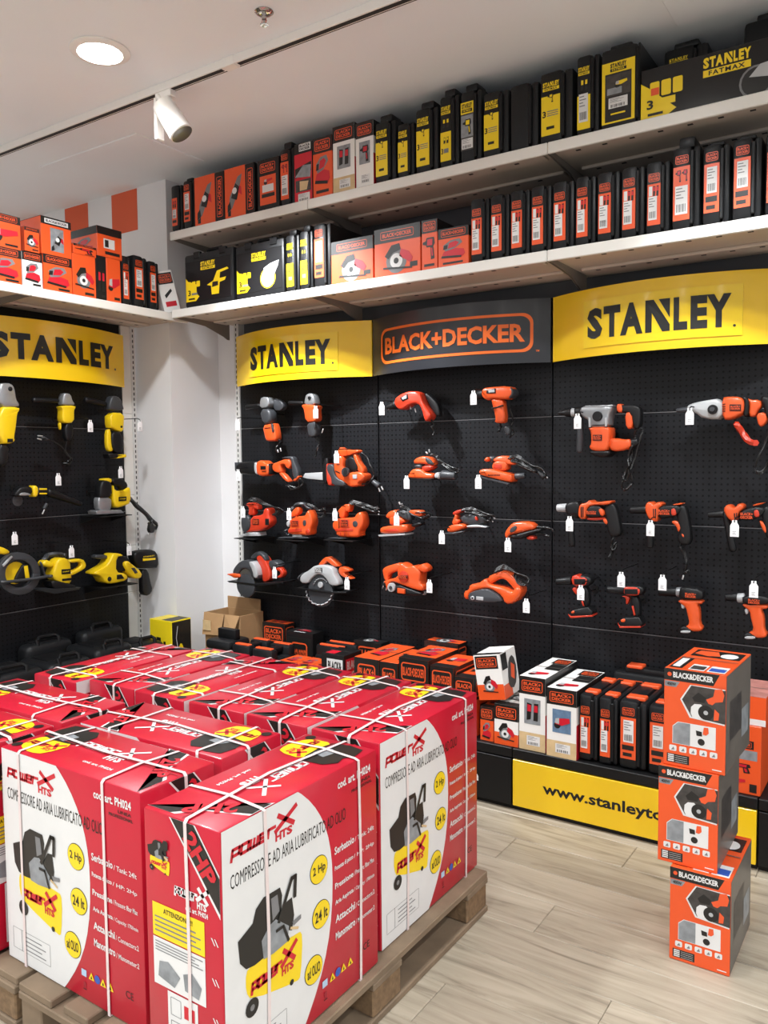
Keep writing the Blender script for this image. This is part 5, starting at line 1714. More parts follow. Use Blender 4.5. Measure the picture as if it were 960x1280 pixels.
up('wide black case with yellow framed photo label', 749.5, 800, 162, .31, 'case', L_st_frame, handle=.012, split=.42)


def P_fatmax(F):
    f = F['front']
    fatmax(f.sub(.30, .55, .515, .92))
    f.poly([(0, 0), (.12, 0), (.175, .13), (.04, .62), (0, .74)], 'label_yellow', 1)
    for k in range(3):
        f.rrect(.045 + k * .056, .42, .092 + k * .056, .72, .006, 'label_yellow', 2)
    f.rect(.05, .46, .09, .6, 'label_orange', 3)
    f.text('3', .03, .2, .062, .38, 'ink_black', 3, .03)
    f.rect(.07, .24, .17, .38, 'label_yellow', 2)
    f.rect(.035, .07, .11, .12, 'ink_black', 3)
    g = f.sub(.46, .04, .86, .66)
    g.disc(.2, .34, .19, 'ink_grey', 2)
    g.disc(.2, .34, .165, 'ink_black', 3)
    g.poly([(.12, .5), (.5, .34), (.56, .6), (.4, .86), (.24, .82)], 'tool_pale', 4)
    g.poly([(.5, .36), (1, .5), (1, .9), (.6, .85), (.42, .8)], 'label_yellow', 5)


x0 = xat(801, 152)
carton('wide black FATMAX grinder carton at the right end of the upper shelf', (x0 + .38, XF, ZU), .76, .19, .14, 'carton_black', P_fatmax, group=GU)


def L_st_word(f):
    fatmax(f.sub(.2, .80, .8, .87))


case('black case behind the wide grinder carton, left of two', (2.66, -.285, ZU), .17, .315, .26, L_st_word, group=GU, handle=.02)
case('black case behind the wide grinder carton, right one touching the ceiling', (2.97, -.285, ZU), .2, .335, .26, L_none, group=GU, handle=.02)

# ------------------------------------------------------------ lower shelf
GLo = 'goods on the lower shelf of the right wall'


def lo(label, px0, px1, yb, h, kind, lab, d=.33, **k):
    x0, x1 = xat(px0, yb), xat(px1, yb)
    loc = ((x0 + x1) / 2, XF, ZL)
    if kind == 'case':
        return case(label, loc, x1 - x0 - .003, h, d, lab, group=GLo, **k)
    return carton(label, loc, x1 - x0 - .003, h, d, kind, lab, group=GLo, **k)


def flat_case(label, px0, px1, yb, h, kind):
    """case standing with its broad side to the front"""
    x0, x1 = xat(px0, yb), xat(px1, yb)
    w, d = x1 - x0 - .004, .12
    t = thing('tool_case', label, 'case', ((x0 + x1) / 2, XF, ZL), 0, GLo)
    MB().rbox(-w / 2, w / 2, .0, d * .5, .004, h - .02, 'case_black', .014, 2).build('shell', t)
    MB().rbox(-w / 2 + .003, w / 2 - .003, d * .51, d, .006, h - .024, 'case_black', .014, 2).build('shell', t)
    for q in (-.3, .22):
        MB().rbox(w * q, w * q + .05, -.004, .02, h - .05, h - .012, 'case_dark', .004).build('latch', t)
    mb = MB()
    mb.tube([(-w * .16, d * .5, h - .03), (-w * .16, d * .5, h - .004), (-w * .12, d * .5, h + .006), (w * .12, d * .5, h + .006), (w * .16, d * .5, h - .004), (w * .16, d * .5, h - .03)], .009, 'case_dark', 8)
    mb.build('handle', t)
    MB().rbox(-w * .46, w * .46, -.003, .004, .03, h - .06, 'case_dark', .004).build('front_boss', t)
    mb = MB()
    f = Face(mb, (-w * .46, -.0032, .03), (1, 0, 0), (0, 0, 1), w * .92, h - .09)
    fatmax(f.sub(.34, .74, .66, .94))
    f.poly([(0, .02), (.22, .02), (.3, .12), (.24, .2), (.24, .42), (.05, .52), (0, .6)], 'label_yellow', 1)
    for k in range(3):
        f.rrect(.04 + k * .1, .36, .12 + k * .1, .5, .005, 'label_yellow', 2)
    f.text('3', .05, .16, .11, .3, 'ink_black', 3, .03)
    f.rect(.13, .17, .26, .22, 'ink_grey', 3)
    f.rect(.06, .06, .2, .1, 'ink_black', 3)
    g = f.sub(.42, .1, .98, .72)
    if kind == 'sander':
        g.poly([(.1, .42), (.35, .55), (.5, .9), (.9, .98), (.95, .9), (.62, .82), (.6, .6), (.85, .62), (.8, .5), (.6, .45), (.56, .02), (.28, .02), (.26, .36)], 'label_yellow', 2)
        g.poly([(.3, .3), (.54, .34), (.54, .5), (.32, .5)], 'ink_black', 3)
    else:
        g.disc(.5, .3, .3, 'label_yellow', 2)
        g.disc(.5, .3, .26, 'tool_pale', 3)
        g.poly([(.3, .3), (.7, .3), (.9, .7), (.95, .92), (.6, .84), (.35, .7)], 'tool_pale', 4)
    mb.build('label', t, 0)


flat_case('broad black case with yellow sander print, left end of the lower shelf', 231, 293, 378, .315, 'sander')
flat_case('broad glossy black case with yellow and silver print, second on lower shelf', 294.5, 356, 368, .305, 'grinder')
lo('slim black and yellow case beside the broad cases', 357, 374, 363, .29, 'case', L_st_low, handle=.026)
lo('slim black and yellow case left of the orange-labelled one', 374.5, 391, 360, .295, 'case', L_st_low, handle=.028)
lo('black case with orange label right of the two slim yellow ones', 391.5, 413.5, 356, .315, 'case', L_bd_spec)


def P_saw(F):
    f = F['front']
    f.rect(0, .70, 1, 1, 'ink_black', 1)
    bd_logo(f.sub(.14, .76, .86, .93), False)
    pic_tool(f.sub(.18, .03, .86, .68), 'saw', 2, 'carton_orange')
    f.rect(.78, .14, .94, .24, 'ink_black', 2)
    g = F['right']
    g.rect(0, .70, 1, 1, 'ink_black', 1)
    F['top'].rect(0, 0, 1, .3, 'ink_black', 1)


lo('orange carton with pale circular saw picture, left of two', 414, 467, 352, .208, 'carton_orange', P_saw, d=.24)
lo('orange carton with dark circular saw picture, right of two', 468, 526, 344, .225, 'carton_orange', P_saw, d=.26)
lo('narrow orange carton between the saw cartons and the planer carton', 527, 547, 338, .225, 'carton_orange', P_orange_head('drill'), d=.3)
lo('low orange carton with red sander picture beside the row of cases', 547.5, 586, 333, .172, 'carton_orange', P_orange_head('sander', False), d=.22)
CX = [587, 611.5, 636.5, 662, 689, 717.5, 744.5, 774.5, 805.5, 837]
for i in range(9):
    lo('slim black case with orange and white label, %s of nine alike from the left' % ORD[i], CX[i], CX[i + 1], 330 - i * 4.5, .277, 'case', L_bd_slim)
lo('taller black case with handle boss and two-drill label, right of the nine', 838, 875, 284, .31, 'case', L_bd_drill, handle=.035)
lo('black case with short orange label, left of the three at the right end', 876, 912, 279, .295, 'case', L_bd_spec, handle=.008)
lo('black case with short orange label, middle of the three at the right end', 913, 952, 273, .295, 'case', L_bd_spec, handle=.008)
lo('black case with short orange label, cut by the right photo edge', 954, 994, 267, .295, 'case', L_bd_spec, handle=.008)

# ------------------------------------------------------------ left wall shelf
GW = 'goods on the left wall shelf'
XW = -.145


def lw(label, px0, px1, py, z0, h, body, paint, d=.2, **k):
    """carton on the left shelf, faces +X"""
    ya, yb = W(px0, py, X=XW).y, W(px1, py, X=XW).y
    return carton(label, (XW, (ya + yb) / 2, z0), abs(yb - ya) - .003, h, d, body, paint, rz=R90, group=GW, **k)


ZS = ZL - .008


def P_pic(kind, head=.24, hc='ink_black'):
    def p(F):
        for k in ('front', 'right'):
            f = F[k]
            f.rect(0, 1 - head, 1, 1, hc, 1)
            bd_logo(f.sub(.1, 1 - head + .04, .9, .97), False) if hc == 'ink_black' else None
            pic_tool(f.sub(.06, .15, .94, .74), kind, 2)
            f.rect(.5, .07, .9, .13, 'ink_black', 2)
        F['top'].rect(0, 0, 1, .35, 'ink_black', 1)
    return p


lw('orange carton with sander picture, lower left end of the left shelf', -14, 28, 357, ZS, .165, 'carton_orange', P_pic('sander'))
lw('orange carton with round sander picture, on top at the left edge', -14, 27, 320, ZS + .165, .155, 'carton_orange', P_pic('grinder'))
lw('white carton with orange sander picture in the lower row of the left shelf', 28.5, 54, 362, ZS, .168, 'carton_white', P_pic('sander'))
lw('small orange carton with photo standing on the white carton', 31, 50, 318, ZS + .172, .115, 'carton_orange', P_pic('saw', .15), d=.17)
lw('orange carton with red planer picture under the white-headed carton', 55, 91, 368, ZS, .178, 'carton_orange', P_pic('sander'))


def P_bw(F):
    for k in ('front', 'right'):
        f = F[k]
        f.rect(0, .8, 1, 1, 'ink_black', 1)
        f.rect(.12, .84, .9, .96, 'ink_white', 2)
        f.text('BLACK&DECKER', .16, .865, .86, .935, 'ink_black', 3, .03)
        f.rect(.3, .12, .74, .74, 'photo_grey', 1)
        pic_tool(f.sub(.3, .1, .76, .72), 'chop', 2)
    F['top'].rect(0, 0, 1, 1, 'ink_black', 1)


lw('orange carton with white BLACK&DECKER head, topmost on the left shelf', 52, 90, 323, ZS + .178, .182, 'carton_orange', P_bw)
lw('orange carton with black router picture, mid lower row of the left shelf', 92, 121, 380, ZS, .215, 'carton_orange', P_pic('saw', .0, 'carton_orange'), d=.2)
lw('flat orange carton half hidden behind the upper boxes of the left shelf', 92, 121, 330, ZS + .215, .05, 'carton_orange', P_pic('drill', .2), d=.24)
lw('small black and orange carton under the overhanging one', 121.5, 134, 384, ZS, .232, 'carton_black', P_pic('two', .0, 'carton_black'), d=.2)
lw('orange carton with dark grinder picture under the overhanging one', 134.5, 152, 386, ZS, .232, 'carton_orange', P_pic('grinder', .0, 'carton_orange'), d=.2)


def P_open(F):
    for k in ('front', 'right'):
        f = F[k]
        f.rect(0, .74, 1, 1, 'ink_black', 1)
        f.rect(.25, .3, .7, .62, 'ink_white', 2)
        f.rect(.3, .34, .45, .58, 'ink_black', 3)
        f.rect(.3, .1, .9, .2, 'ink_black', 2)
    F['left'].rect(0, .74, 1, 1, 'ink_black', 1)
    pic_tool(F['left'].sub(.1, .1, .9, .7), 'sander', 2)


lw('orange carton with white picture overhanging its stack on the left shelf', 122, 153, 328, ZS + .232, .155, 'carton_orange', P_open, d=.22)


def cw(label, px0, px1, py, h):
    ya, yb = W(px0, py, X=XW).y, W(px1, py, X=XW).y
    return case(label, (XW, (ya + yb) / 2, ZS), abs(yb - ya) - .003, h, .3, L_bd_slim if h < .27 else L_bd_spec, rz=R90, group=GW)


cw('black case with white barcode label, first after the stacked cartons of the left shelf', 153.5, 167, 388, .265)
cw('black case with orange label, middle of three on the left shelf', 168, 187, 391, .285)
cw('black case with orange label, nearest the corner on the left shelf', 187.5, 201, 394, .272)


def P_tilt(F):
    f = F['front']
    f.rect(.05, .68, .95, .95, 'ink_black', 1)
    bd_logo(f.sub(.12, .72, .88, .91), True)
    f.poly([(.25, .42), (.7, .56), (.75, .5), (.3, .34)], 'ink_black', 2)
    f.rect(.2, .14, .85, .26, 'ink_red', 2)
    g = F['right']
    g.rect(0, 0, 1, .35, 'carton_orange', 1)
    g.rect(0, .75, 1, 1, 'ink_black', 1)
    spec(g.sub(.1, .4, .8, .68), l=2)


carton('white carton leaning at an angle in the shelf corner', (-.150, -.402, ZS + .012), .095, .235, .10, 'carton_white', P_tilt, group=GW,
       rot=(0, math.radians(-13), math.radians(62)))
# ================================================================= compressor cartons on pallets
BW, BD, BH = .60, .246, .612


def compressor_pic(f, l=3):
    """f spans the same 0..1 as the printed long side; fitted with sub() elsewhere"""
    f.poly(chaikin([(.118, .424), (.148, .434), (.431, .432), (.451, .401), (.436, .241), (.412, .23), (.144, .305), (.116, .350)], 1), 'label_yellow', l)
    f.poly([(.079, .561), (.159, .592), (.178, .638), (.222, .664), (.317, .66), (.329, .624), (.321, .567), (.286, .504), (.24, .432), (.166, .428), (.119, .437), (.088, .474)], 'ink_black', l + 1)
    f.poly([(.354, .586), (.387, .589), (.399, .512), (.384, .456), (.338, .479), (.313, .535)], 'ink_black', l + 1)
    f.poly([(.249, .54), (.288, .547), (.365, .484), (.356, .426), (.272, .42), (.215, .425), (.205, .502)], 'photo_grey', l + 2)
    f.poly([(.262, .64), (.30, .64), (.31, .57), (.27, .55)], 'ink_grey', l + 2)
    f.line([(.305, .53), (.385, .668), (.408, .668), (.402, .588)], .011, 'ink_black', l + 4)
    f.line([(.29, .50), (.33, .50), (.36, .43)], .008, 'ink_black', l + 4)
    f.poly([(.385, .492), (.44, .497), (.439, .479), (.391, .471)], 'ink_grey', l + 3)
    f.line([(.375, .47), (.42, .45)], .006, 'ink_wood', l + 3)
    f.disc(.147, .275, .036, 'ink_black', l + 2)
    f.disc(.147, .275, .012, 'ink_grey', l + 3)
    f.disc(.377, .247, .012, 'ink_black', l + 2)
    power_logo(f.sub(.15, .30, .40, .40), 'ink_red', l + 2)


LETTERS = dict(
    p=[[(0, -.3), (.0, 1), (1, 1), (1, .25), (.12, .25)]],
    o=[[(0, 0), (0, 1), (1, 1), (1, 0), (0, 0)]],
    w=[[(0, 1), (0, 0), (1, 0), (1, 1)], [(.5, 0), (.5, .95)]],
    e=[[(1, 0), (0, 0), (0, 1), (1, 1), (1, .5), (.1, .5)]],
    r=[[(0, 0), (0, 1), (1, 1)]])


def power_logo(f, m, l=3, flip=False, k=1.0):
    """POWER X word mark made of squared strokes"""
    def T(u, v):
        u, v = u + (v - .5) * .06, v
        return (1 - u, 1 - v) if flip else (u, v)
    st = f.h * .13 * k
    u = .0
    for ch in 'power':
        w = .105
        for pl_ in LETTERS[ch]:
            f.line([T(u + p[0] * w, .34 + p[1] * .30) for p in pl_], st, m, l)
        u += w + .035
    f.line([T(.70, .98), T(.99, .40)], st * 1.5, m, l)
    f.line([T(.68, .42), T(1.0, 1.04)], st * 1.5, m, l)
    for i, q in enumerate('HTS'):
        a, b = T(.70 + i * .095, .02), T(.78 + i * .095, .36)
        f.text(q, min(a[0], b[0]), min(a[1], b[1]), max(a[0], b[0]), max(a[1], b[1]), m, l, .05, flip=flip)


def compressor_faces(F):
    for k in ('front', 'back'):
        f = F[k]
        arc = chaikin([(.436, 1.0), (.528, .918), (.599, .819), (.641, .709), (.658, .579), (.65, .412), (.616, .267), (.553, .139), (.445, 0.)], 1, False)
        f.poly([(.008, .004), (.008, .996)] + [(p[0], min(max(p[1], .004), .996)) for p in arc], 'ink_white', 1)
        power_logo(f.sub(.060, .845, .412, .945), 'ink_red', 2)
        f.text('COMPRESSORE AD ARIA LUBRIFICATO AD OLIO', .048, .767, .755, .821, 'ink_black', 2, .0)
        compressor_pic(f, 2)
        for (s, u, v) in (('2 Hp', .563, .626), ('24 lt', .573, .432), ('ad OLIO', .518, .222)):
            f.disc(u, v, .060, 'ink_black', 2, 24)
            f.disc(u, v, .057, 'label_yellow', 3, 24)
            f.text(s, u - .042, v - .024, u + .042, v + .022, 'ink_black', 4, .02)
        for i, (a, b) in enumerate((('Serbatoio', 'Tank: 24lt'), ('Potenza di picco', 'HP: 2Hp'), ('Pressione', 'Pressure: 8bar Max'),
                                    ('Aria Aspirata', 'Capacity: 170l/min'), ('Attacchi', 'Connectors:2'), ('Manometro', 'Manometer:2'))):
            v = .645 - i * .0745
            big = i in (0, 4, 5)
            um = .675 + (.14 if big else .13)
            f.text(a, .672, v - .004, um, v + (.03 if big else .022), 'ink_white', 2, .025)
            f.text('/ ' + b, um + .006, v - .004, .968, v + .018, 'ink_white', 2, .01)
        f.text('cod. art. PH024', .70, .915, .945, .952, 'ink_white', 2, .03)
        f.text('LINEA', .86, .888, .945, .902, 'ink_black', 2, .02)
        f.text('PROFESSIONAL', .80, .866, .955, .880, 'ink_black', 2, .02)
        f.ring(.05, .06, .345, .16, .002, .0012, 'ink_grey', 2)
        f.rect(.12, .06, .123, .16, 'ink_grey', 2)
        for k2 in range(4):
            f.rect(.15, .075 + k2 * .02, .31 - .03 * (k2 % 2), .080 + k2 * .02, 'ink_grey', 2)
        f.rect(.575, .108, .61, .138, 'ink_sky', 2)
        for k2, u in enumerate((.645, .725, .775)):
            f.poly([(u - .02, .108), (u + .02, .108), (u, .142)], 'label_yellow', 2)
            f.poly([(u - .006, .113), (u + .006, .113), (u, .129)], 'ink_black', 3)
        f.disc(.685, .124, .019, 'ink_blue', 2)
        f.text('CE', .875, .118, .925, .15, 'ink_black', 2, .0)
        f.rect(.588, .06, .605, .084, 'carton_red_dark', 2)
        f.rect(.585, .05, .608, .054, 'ink_black', 2)
    for k in ('left', 'right'):
        f = F[k]
        compressor_pic(f.sub(-.01, .70, .80, .985), 2)
        f.poly([(.36, .995), (.70, .995), (.995, .84), (.995, .68)], 'ink_white', 2)
        f.poly([(.385, .995), (.68, .995), (.995, .83), (.995, .70)], 'ink_black', 3)
        # 2HP along the band
        g = Face.__new__(Face)
        g.mb, g.w, g.h = f.mb, 1, 1
        g.fn = lambda u, v, q, f=f: f.fn(.5355 + u * .307 + v * .142, .9335 - u * .153 + v * .046, q)
        g.text('2HP', 0, 0, 1, 1, 'ink_red', 5, .04)
        power_logo(f.sub(.42, .685, .84, .765), 'ink_white', 2)
        f.text('cod. art. PH024', .55, .662, .84, .682, 'ink_white', 2, .03)
        f.rect(.1, .515, .79, .645, 'label_yellow', 2)
        f.text('ATTENZIONE !!!', .25, .612, .64, .632, 'ink_black', 3, .02)
        for k2 in range(4):
            f.rect(.13, .535 + k2 * .018, .74 - .06 * (k2 % 2), .541 + k2 * .018, 'ink_grey', 3)
        f.rect(.1, .325, .79, .51, 'ink_white', 2)
        for k2 in range(4):
            f.rect(.13, .46 + k2 * .011, .76 - .05 * (k2 % 3), .464 + k2 * .011, 'ink_grey', 3)
        f.poly([(.16, .36), (.38, .34), (.46, .39), (.3, .43), (.18, .42)], 'photo_grey', 3)
        f.poly([(.52, .35), (.7, .34), (.74, .39), (.62, .43), (.5, .41)], 'photo_grey', 3)
        f.rect(.28, .03, .68, .318, 'ink_white', 2)
        for v in (.05, .14, .23):
            f.ring(.32, v, .46, v + .07, .002, .0015, 'ink_grey', 3)
            f.rect(.5, v + .01, .64, v + .06, 'ink_red', 3)
        for k2 in range(4):
            v = .6 - k2 * .15
            f.poly([(.87, v), (.885, v), (.925, v - .025), (.91, v - .025)], 'ink_white', 2)
            f.poly([(.91, v), (.925, v), (.965, v - .025), (.95, v - .025)], 'ink_white', 2)
    t = F['top']
    # yellow tank with dark motor at one end
    t.poly(chaikin([(.715, .50), (.73, .88), (.80, .94), (.90, .90), (.945, .80), (.95, .52), (.85, .46)], 1), 'label_yellow', 2)
    t.poly([(.70, .50), (.71, .22), (.76, .10), (.82, .14), (.86, .06), (.95, .10), (.965, .30), (.95, .52), (.86, .56), (.76, .54)], 'ink_black', 3)
    t.poly([(.78, .34), (.86, .30), (.90, .48), (.80, .52)], 'photo_grey', 4)
    t.disc(.955, .86, .026, 'ink_black', 3)
    power_logo(t.sub(.74, .60, .93, .82), 'ink_red', 3, True)
    power_logo(t.sub(.34, .22, .69, .62), 'ink_white', 2, True, .55)
    t.text('cod. art. PH024', .30, .74, .50, .79, 'ink_white', 2, .03, flip=True)
    # band with 2HP at the other end
    t.poly([(.02, .995), (.02, .62), (.30, .0), (.16, .005)], 'ink_white', 1)
    t.poly([(.02, .98), (.02, .68), (.285, .01), (.175, .01)], 'ink_black', 2)
    g = Face.__new__(Face)
    g.mb, g.w, g.h = t.mb, 1, 1
    g.fn = lambda u, v, q: t.fn(.2177 - u * .1147 - v * .0708, .2493 + u * .449 - v * .1075, q)
    g.text('2HP', 0, 0, 1, 1, 'ink_red', 4, .04)
    t.rect(.004, .488, .996, .5, 'carton_red_dark', 4)
    return F


def build_compressor():
    t = thing('compressor_carton', 'x', 'box', (0, 0, 0), 0, 'red compressor cartons on the pallets')
    # body with slightly crushed corners and bowed top
    mb = MB()
    mb.rbox(-BW / 2, BW / 2, 0, BD, 0, BH, 'carton_red', .006, 2)
    mb.build('carton_body', t)
    F = box_faces(BW, BD, BH)
    compressor_faces(F)
    build_faces(F, t)
    e = .0035

    def ribbon(pts, wv, name):
        m2 = MB()
        v, f = [], []
        n = len(pts)
        for p in pts:
            v += [tuple(Vector(p) - Vector(wv)), tuple(Vector(p) + Vector(wv))]
        for i in range(n):
            j = (i + 1) % n
            f.append((2 * i, 2 * j, 2 * j + 1, 2 * i + 1))
        m2.raw(v, f, 'strap_white')
        o = m2.build(name, t, 0)
        md = o.modifiers.new('thickness', 'SOLIDIFY')
        md.thickness = .0012
        md.offset = 0
        return o
    for u in (.235, .85):
        x = -BW / 2 + u * BW
        jit = .006
        ribbon([(x, -e, -.001), (x + jit, -e, BH * .5), (x, -e, BH - .004), (x - jit, .004, BH + e), (x + jit, BD / 2, BH + e + .002), (x, BD - .004, BH + e), (x, BD + e, BH - .004), (x, BD + e, -.001)], (.0048, 0, 0), 'strap')
    y = BD * .42
    ribbon([(-BW / 2 - e, y, -.001), (-BW / 2 - e, y - .004, BH * .5), (-BW / 2 - e, y, BH - .004), (-BW / 2 + .004, y, BH + e + .001), (0, y + .02, BH + e + .004), (BW / 2 - .004, y, BH + e + .001), (BW / 2 + e, y, BH - .004), (BW / 2 + e, y, -.001)], (0, .0048, 0), 'strap')
    return t


PZ = .146
proto = build_compressor()
LAYOUT = [
    # centre x, centre y, quarter turns, label, small extra turn
    (2.128, -2.168, 90, 'red compressor carton at the front right corner, both printed sides in view', 0.),
    (2.108, -1.527, 90, 'red compressor carton behind the front right one, white side facing the aisle', 0.),
    (1.640, -2.297, 180, 'red compressor carton at the front left with its white side facing the camera', -.6),
    (1.640, -2.033, 0, 'red compressor carton lying crosswise behind the front left one', .8),
    (1.000, -2.080, 180, 'red compressor carton in the second row at the left edge', 1.0),
    (1.005, -2.345, 0, 'red compressor carton cut by the left edge beside the front one', -.5),
    (1.845, -1.527, 90, 'red compressor carton in the back row, second from the right', 0.),
    (1.585, -1.530, 90, 'red compressor carton in the back row, third from the right', .6),
    (1.327, -1.540, 270, 'red compressor carton in the back row, fourth from the right, picture end forward', -.2),
    (1.066, -1.535, 90, 'red compressor carton in the back row, fifth from the right', .4),
    (.806, -1.590, 270, 'red compressor carton at the far left end of the back row', 1.2),
]
for i, (cx, cy, q, lb, ex) in enumerate(LAYOUT):
    o = proto if i == 0 else copy_tree(proto)
    a = math.radians(q + ex)
    # origin is the middle of the front bottom edge: centre minus rotated (0, BD/2)
    o.location = (cx + math.sin(a) * BD / 2, cy - math.cos(a) * BD / 2, PZ)
    o.rotation_euler = (0, 0, a)
    o['label'] = lb


def pallet(label, x0, y0, w=.80, l=1.24):
    t = thing('wooden_pallet', label, 'pallet', (x0, y0, 0), 0, 'wooden pallets')
    rnd = random.Random(int(x0 * 100))
    bw = [.145, .10, .145, .10, .145]
    gap = (w - sum(bw)) / 4
    x = 0
    for b in bw:
        MB().rbox(x, x + b, rnd.uniform(-.012, .012), l + rnd.uniform(-.01, .01), .122, .144, 'pallet_wood', .003).build('deck_board', t)
        x += b + gap
    for yy in (0, l / 2 - .0725, l - .145):
        MB().rbox(0, w, yy, yy + .145, .1, .1215, 'pallet_wood', .003).build('stringer_board', t)
    for i, xx in enumerate((0, w / 2 - .0725, w - .1)):
        ww = (.1, .145, .1)[i]
        for yy in (0.005, l / 2 - .07, l - .145):
            MB().rbox(xx + .004, xx + ww - .004, yy, yy + .14, .022, .0995, 'pallet_chip' if i == 2 else 'pallet_wood', .004).build('block', t)
        MB().rbox(xx, xx + ww, 0, l, 0, .0215, 'pallet_wood', .003).build('bottom_board', t)
    return t


pallet('worn wooden pallet under the right-hand compressor cartons', 1.475, -2.475)
pallet('worn wooden pallet under the left-hand compressor cartons', .655, -2.475)
# ================================================================= spray-gun cartons stacked on the floor
def P_spray(F):
    f = F['front']
    f.rect(0, .88, 1, 1, 'ink_black', 1)
    f.poly([(.8, .88), (1, .88), (1, 1), (.9, 1)], 'carton_orange', 2)
    f.disc(.09, .942, .036, 'label_orange', 2, 14)
    f.text('BLACK&DECKER', .15, .912, .80, .972, 'ink_white', 2, .04)
    f.poly([(.01, .815), (.2, .815), (.26, .872), (.01, .872)], 'photo_grey', 1)
    f.text('400W', .05, .828, .2, .86, 'ink_black', 2, .03)
    f.poly([(.43, .86), (.985, .86), (.985, .50), (.43, .525), (.27, .70)], 'ink_white', 1)
    f.poly([(.45, .855), (1, .85), (1, .515), (.46, .54), (.30, .70)], 'photo_dark', 2)
    g = f.sub(.38, .5, 1, .88)
    g.poly(chaikin([(.1, .12), (.12, .45), (.45, .48), (.5, .1), (.3, .04)], 1), 'ink_white', 3)
    g.disc(.5, .27, .2, 'ink_black', 4, 20)
    g.disc(.5, .27, .06, 'tool_pale', 5, 12)
    g.poly([(.5, .62), (.68, .72), (.72, .92), (.9, .95), (.96, .8), (.92, .62), (.74, .58), (.66, .5), (.56, .52)], 'label_orange', 3)
    g.poly([(.14, .62), (.3, .78), (.5, .66), (.46, .52), (.2, .52)], 'ink_black', 3)
    g.poly([(.7, .1), (.82, .12), (.84, .3), (.72, .4)], 'label_orange', 3)
    f.poly([(.15, .235), (.85, .235), (.85, .465), (.24, .465), (.15, .415)], 'ink_white', 1)
    f.poly([(.16, .24), (.44, .24), (.44, .46), (.245, .46), (.16, .41)], 'photo_grey', 2)
    g = f.sub(.5, .25, .82, .46)
    g.poly([(.1, .75), (.4, .72), (.42, .5), (.14, .5)], 'ink_black', 2)
    g.poly([(.45, .6), (.5, .95), (.72, .97), (.75, .7), (.62, .58)], 'label_orange', 2)
    g.disc(.38, .22, .18, 'ink_black', 2, 16)
    for k in range(5):
        f.rrect(.1 + k * .165, .155, .22 + k * .165, .215, .004, 'ink_white', 1)
        f.poly([(.13 + k * .165, .165), (.19 + k * .165, .17), (.17 + k * .165, .2)], 'ink_grey', 2)
    f.rect(.06, .035, .43, .125, 'ink_black', 1)
    for k in range(4):
        f.rect(.08, .045 + k * .02, .18, .058 + k * .02, 'ink_white', 2)
        f.rect(.2, .047 + k * .02, .4, .050 + k * .02, 'ink_white', 2)
    f.rect(.8, .035, .95, .045, 'ink_white', 1)
    t = F['top']
    t.rect(.12, .62, .95, .92, 'ink_black', 1)
    t.disc(.74, .74, .15, 'ink_white', 2, 18, .1)
    t.poly([(.15, .72), (.4, .66), (.6, .7), (.5, .88), (.2, .86)], 'label_orange', 2)
    t.rect(.05, .06, .26, .5, 'ink_black', 1)
    t.rect(.08, .1, .2, .46, 'ink_white', 2)
    t.rect(.36, .05, .62, .28, 'ink_white', 1)
    t.rect(.38, .08, .6, .22, 'photo_dark', 2)
    t.rect(.66, .05, .95, .28, 'ink_white', 1)
    t.rect(.68, .08, .93, .2, 'ink_blue', 2)
    r = F['right']
    r.rect(.01, .01, .99, .99, 'carton_grey', 1)
    r.rect(.15, .3, .6, .7, 'photo_dark', 2)
    r.rect(.62, .2, .9, .5, 'photo_grey', 2)


GS = 'spray gun cartons stacked on the floor'
carton('orange spray gun carton standing on the floor, bottom of the stack', (2.955, -1.170, .001), .176, .294, .33, 'carton_orange', P_spray, group=GS)
carton('orange spray gun carton in the middle of the floor stack', (2.911, -1.150, .2962), .176, .304, .33, 'carton_orange', P_spray, math.radians(.3), group=GS)
carton('orange spray gun carton on top of the floor stack', (2.924, -1.140, .6014), .182, .304, .33, 'carton_orange', P_spray, math.radians(-2.), group=GS)

# ================================================================= goods on the plinths
GP = 'goods on the low plinths'
PZ0 = .2805


def pb(label, px0, px1, py, top, body, paint, d=.3, yf=-.43, z0=PZ0, **k):
    x0, x1 = W(px0, py, Y=yf).x, W(px1, py, Y=yf).x
    return carton(label, ((x0 + x1) / 2, yf, z0), x1 - x0 - .003, top - z0, d, body, paint, group=GP, **k)


def pc(label, px0, px1, py, top, lab, d=.33, yf=-.43, **k):
    x0, x1 = W(px0, py, Y=yf).x, W(px1, py, Y=yf).x
    return case(label, ((x0 + x1) / 2, yf, PZ0), x1 - x0 - .003, top - PZ0, d, lab, group=GP, latch='label_orange', **k)


def P_vacuum(kind):
    """white carton with open hand slot in the lid"""
    base = P_white_head(kind)

    def p(F):
        base(F)
        t = F['top']
        t.rect(.42, .40, 1, .68, 'ink_black', 3)
    return p


pb('tall white carton with dark window photo on the plinth, left of two', 648.6, 682, 900, .606, 'carton_white', P_vacuum('two'), d=.38)
pb('tall white carton with blue-toned tool photo on the plinth, right of two', 683, 721, 900, .578, 'carton_white', P_vacuum('grinder'), d=.36, yf=-.445)
for i, (a, b) in enumerate(((722.5, 747), (747.5, 772))):
    pc('black case with orange latches and narrow label beside the white cartons, %s' % ORD[i], a, b, 915, .565, L_bd_slim)
pc('black case with orange latches and short label, third from the white cartons', 772.5, 808.5, 915, .568, L_bd_spec)
pc('black case with orange latches partly hidden by the stacked spray gun cartons', 809, 846, 915, .565, L_bd_spec)
# case lying along the wall behind them


def L_strip(f):
    f.rect(.46, .1, .98, .6, 'label_orange', 1)
    bd_logo(f.sub(.06, .2, .42, .8), True, 2)


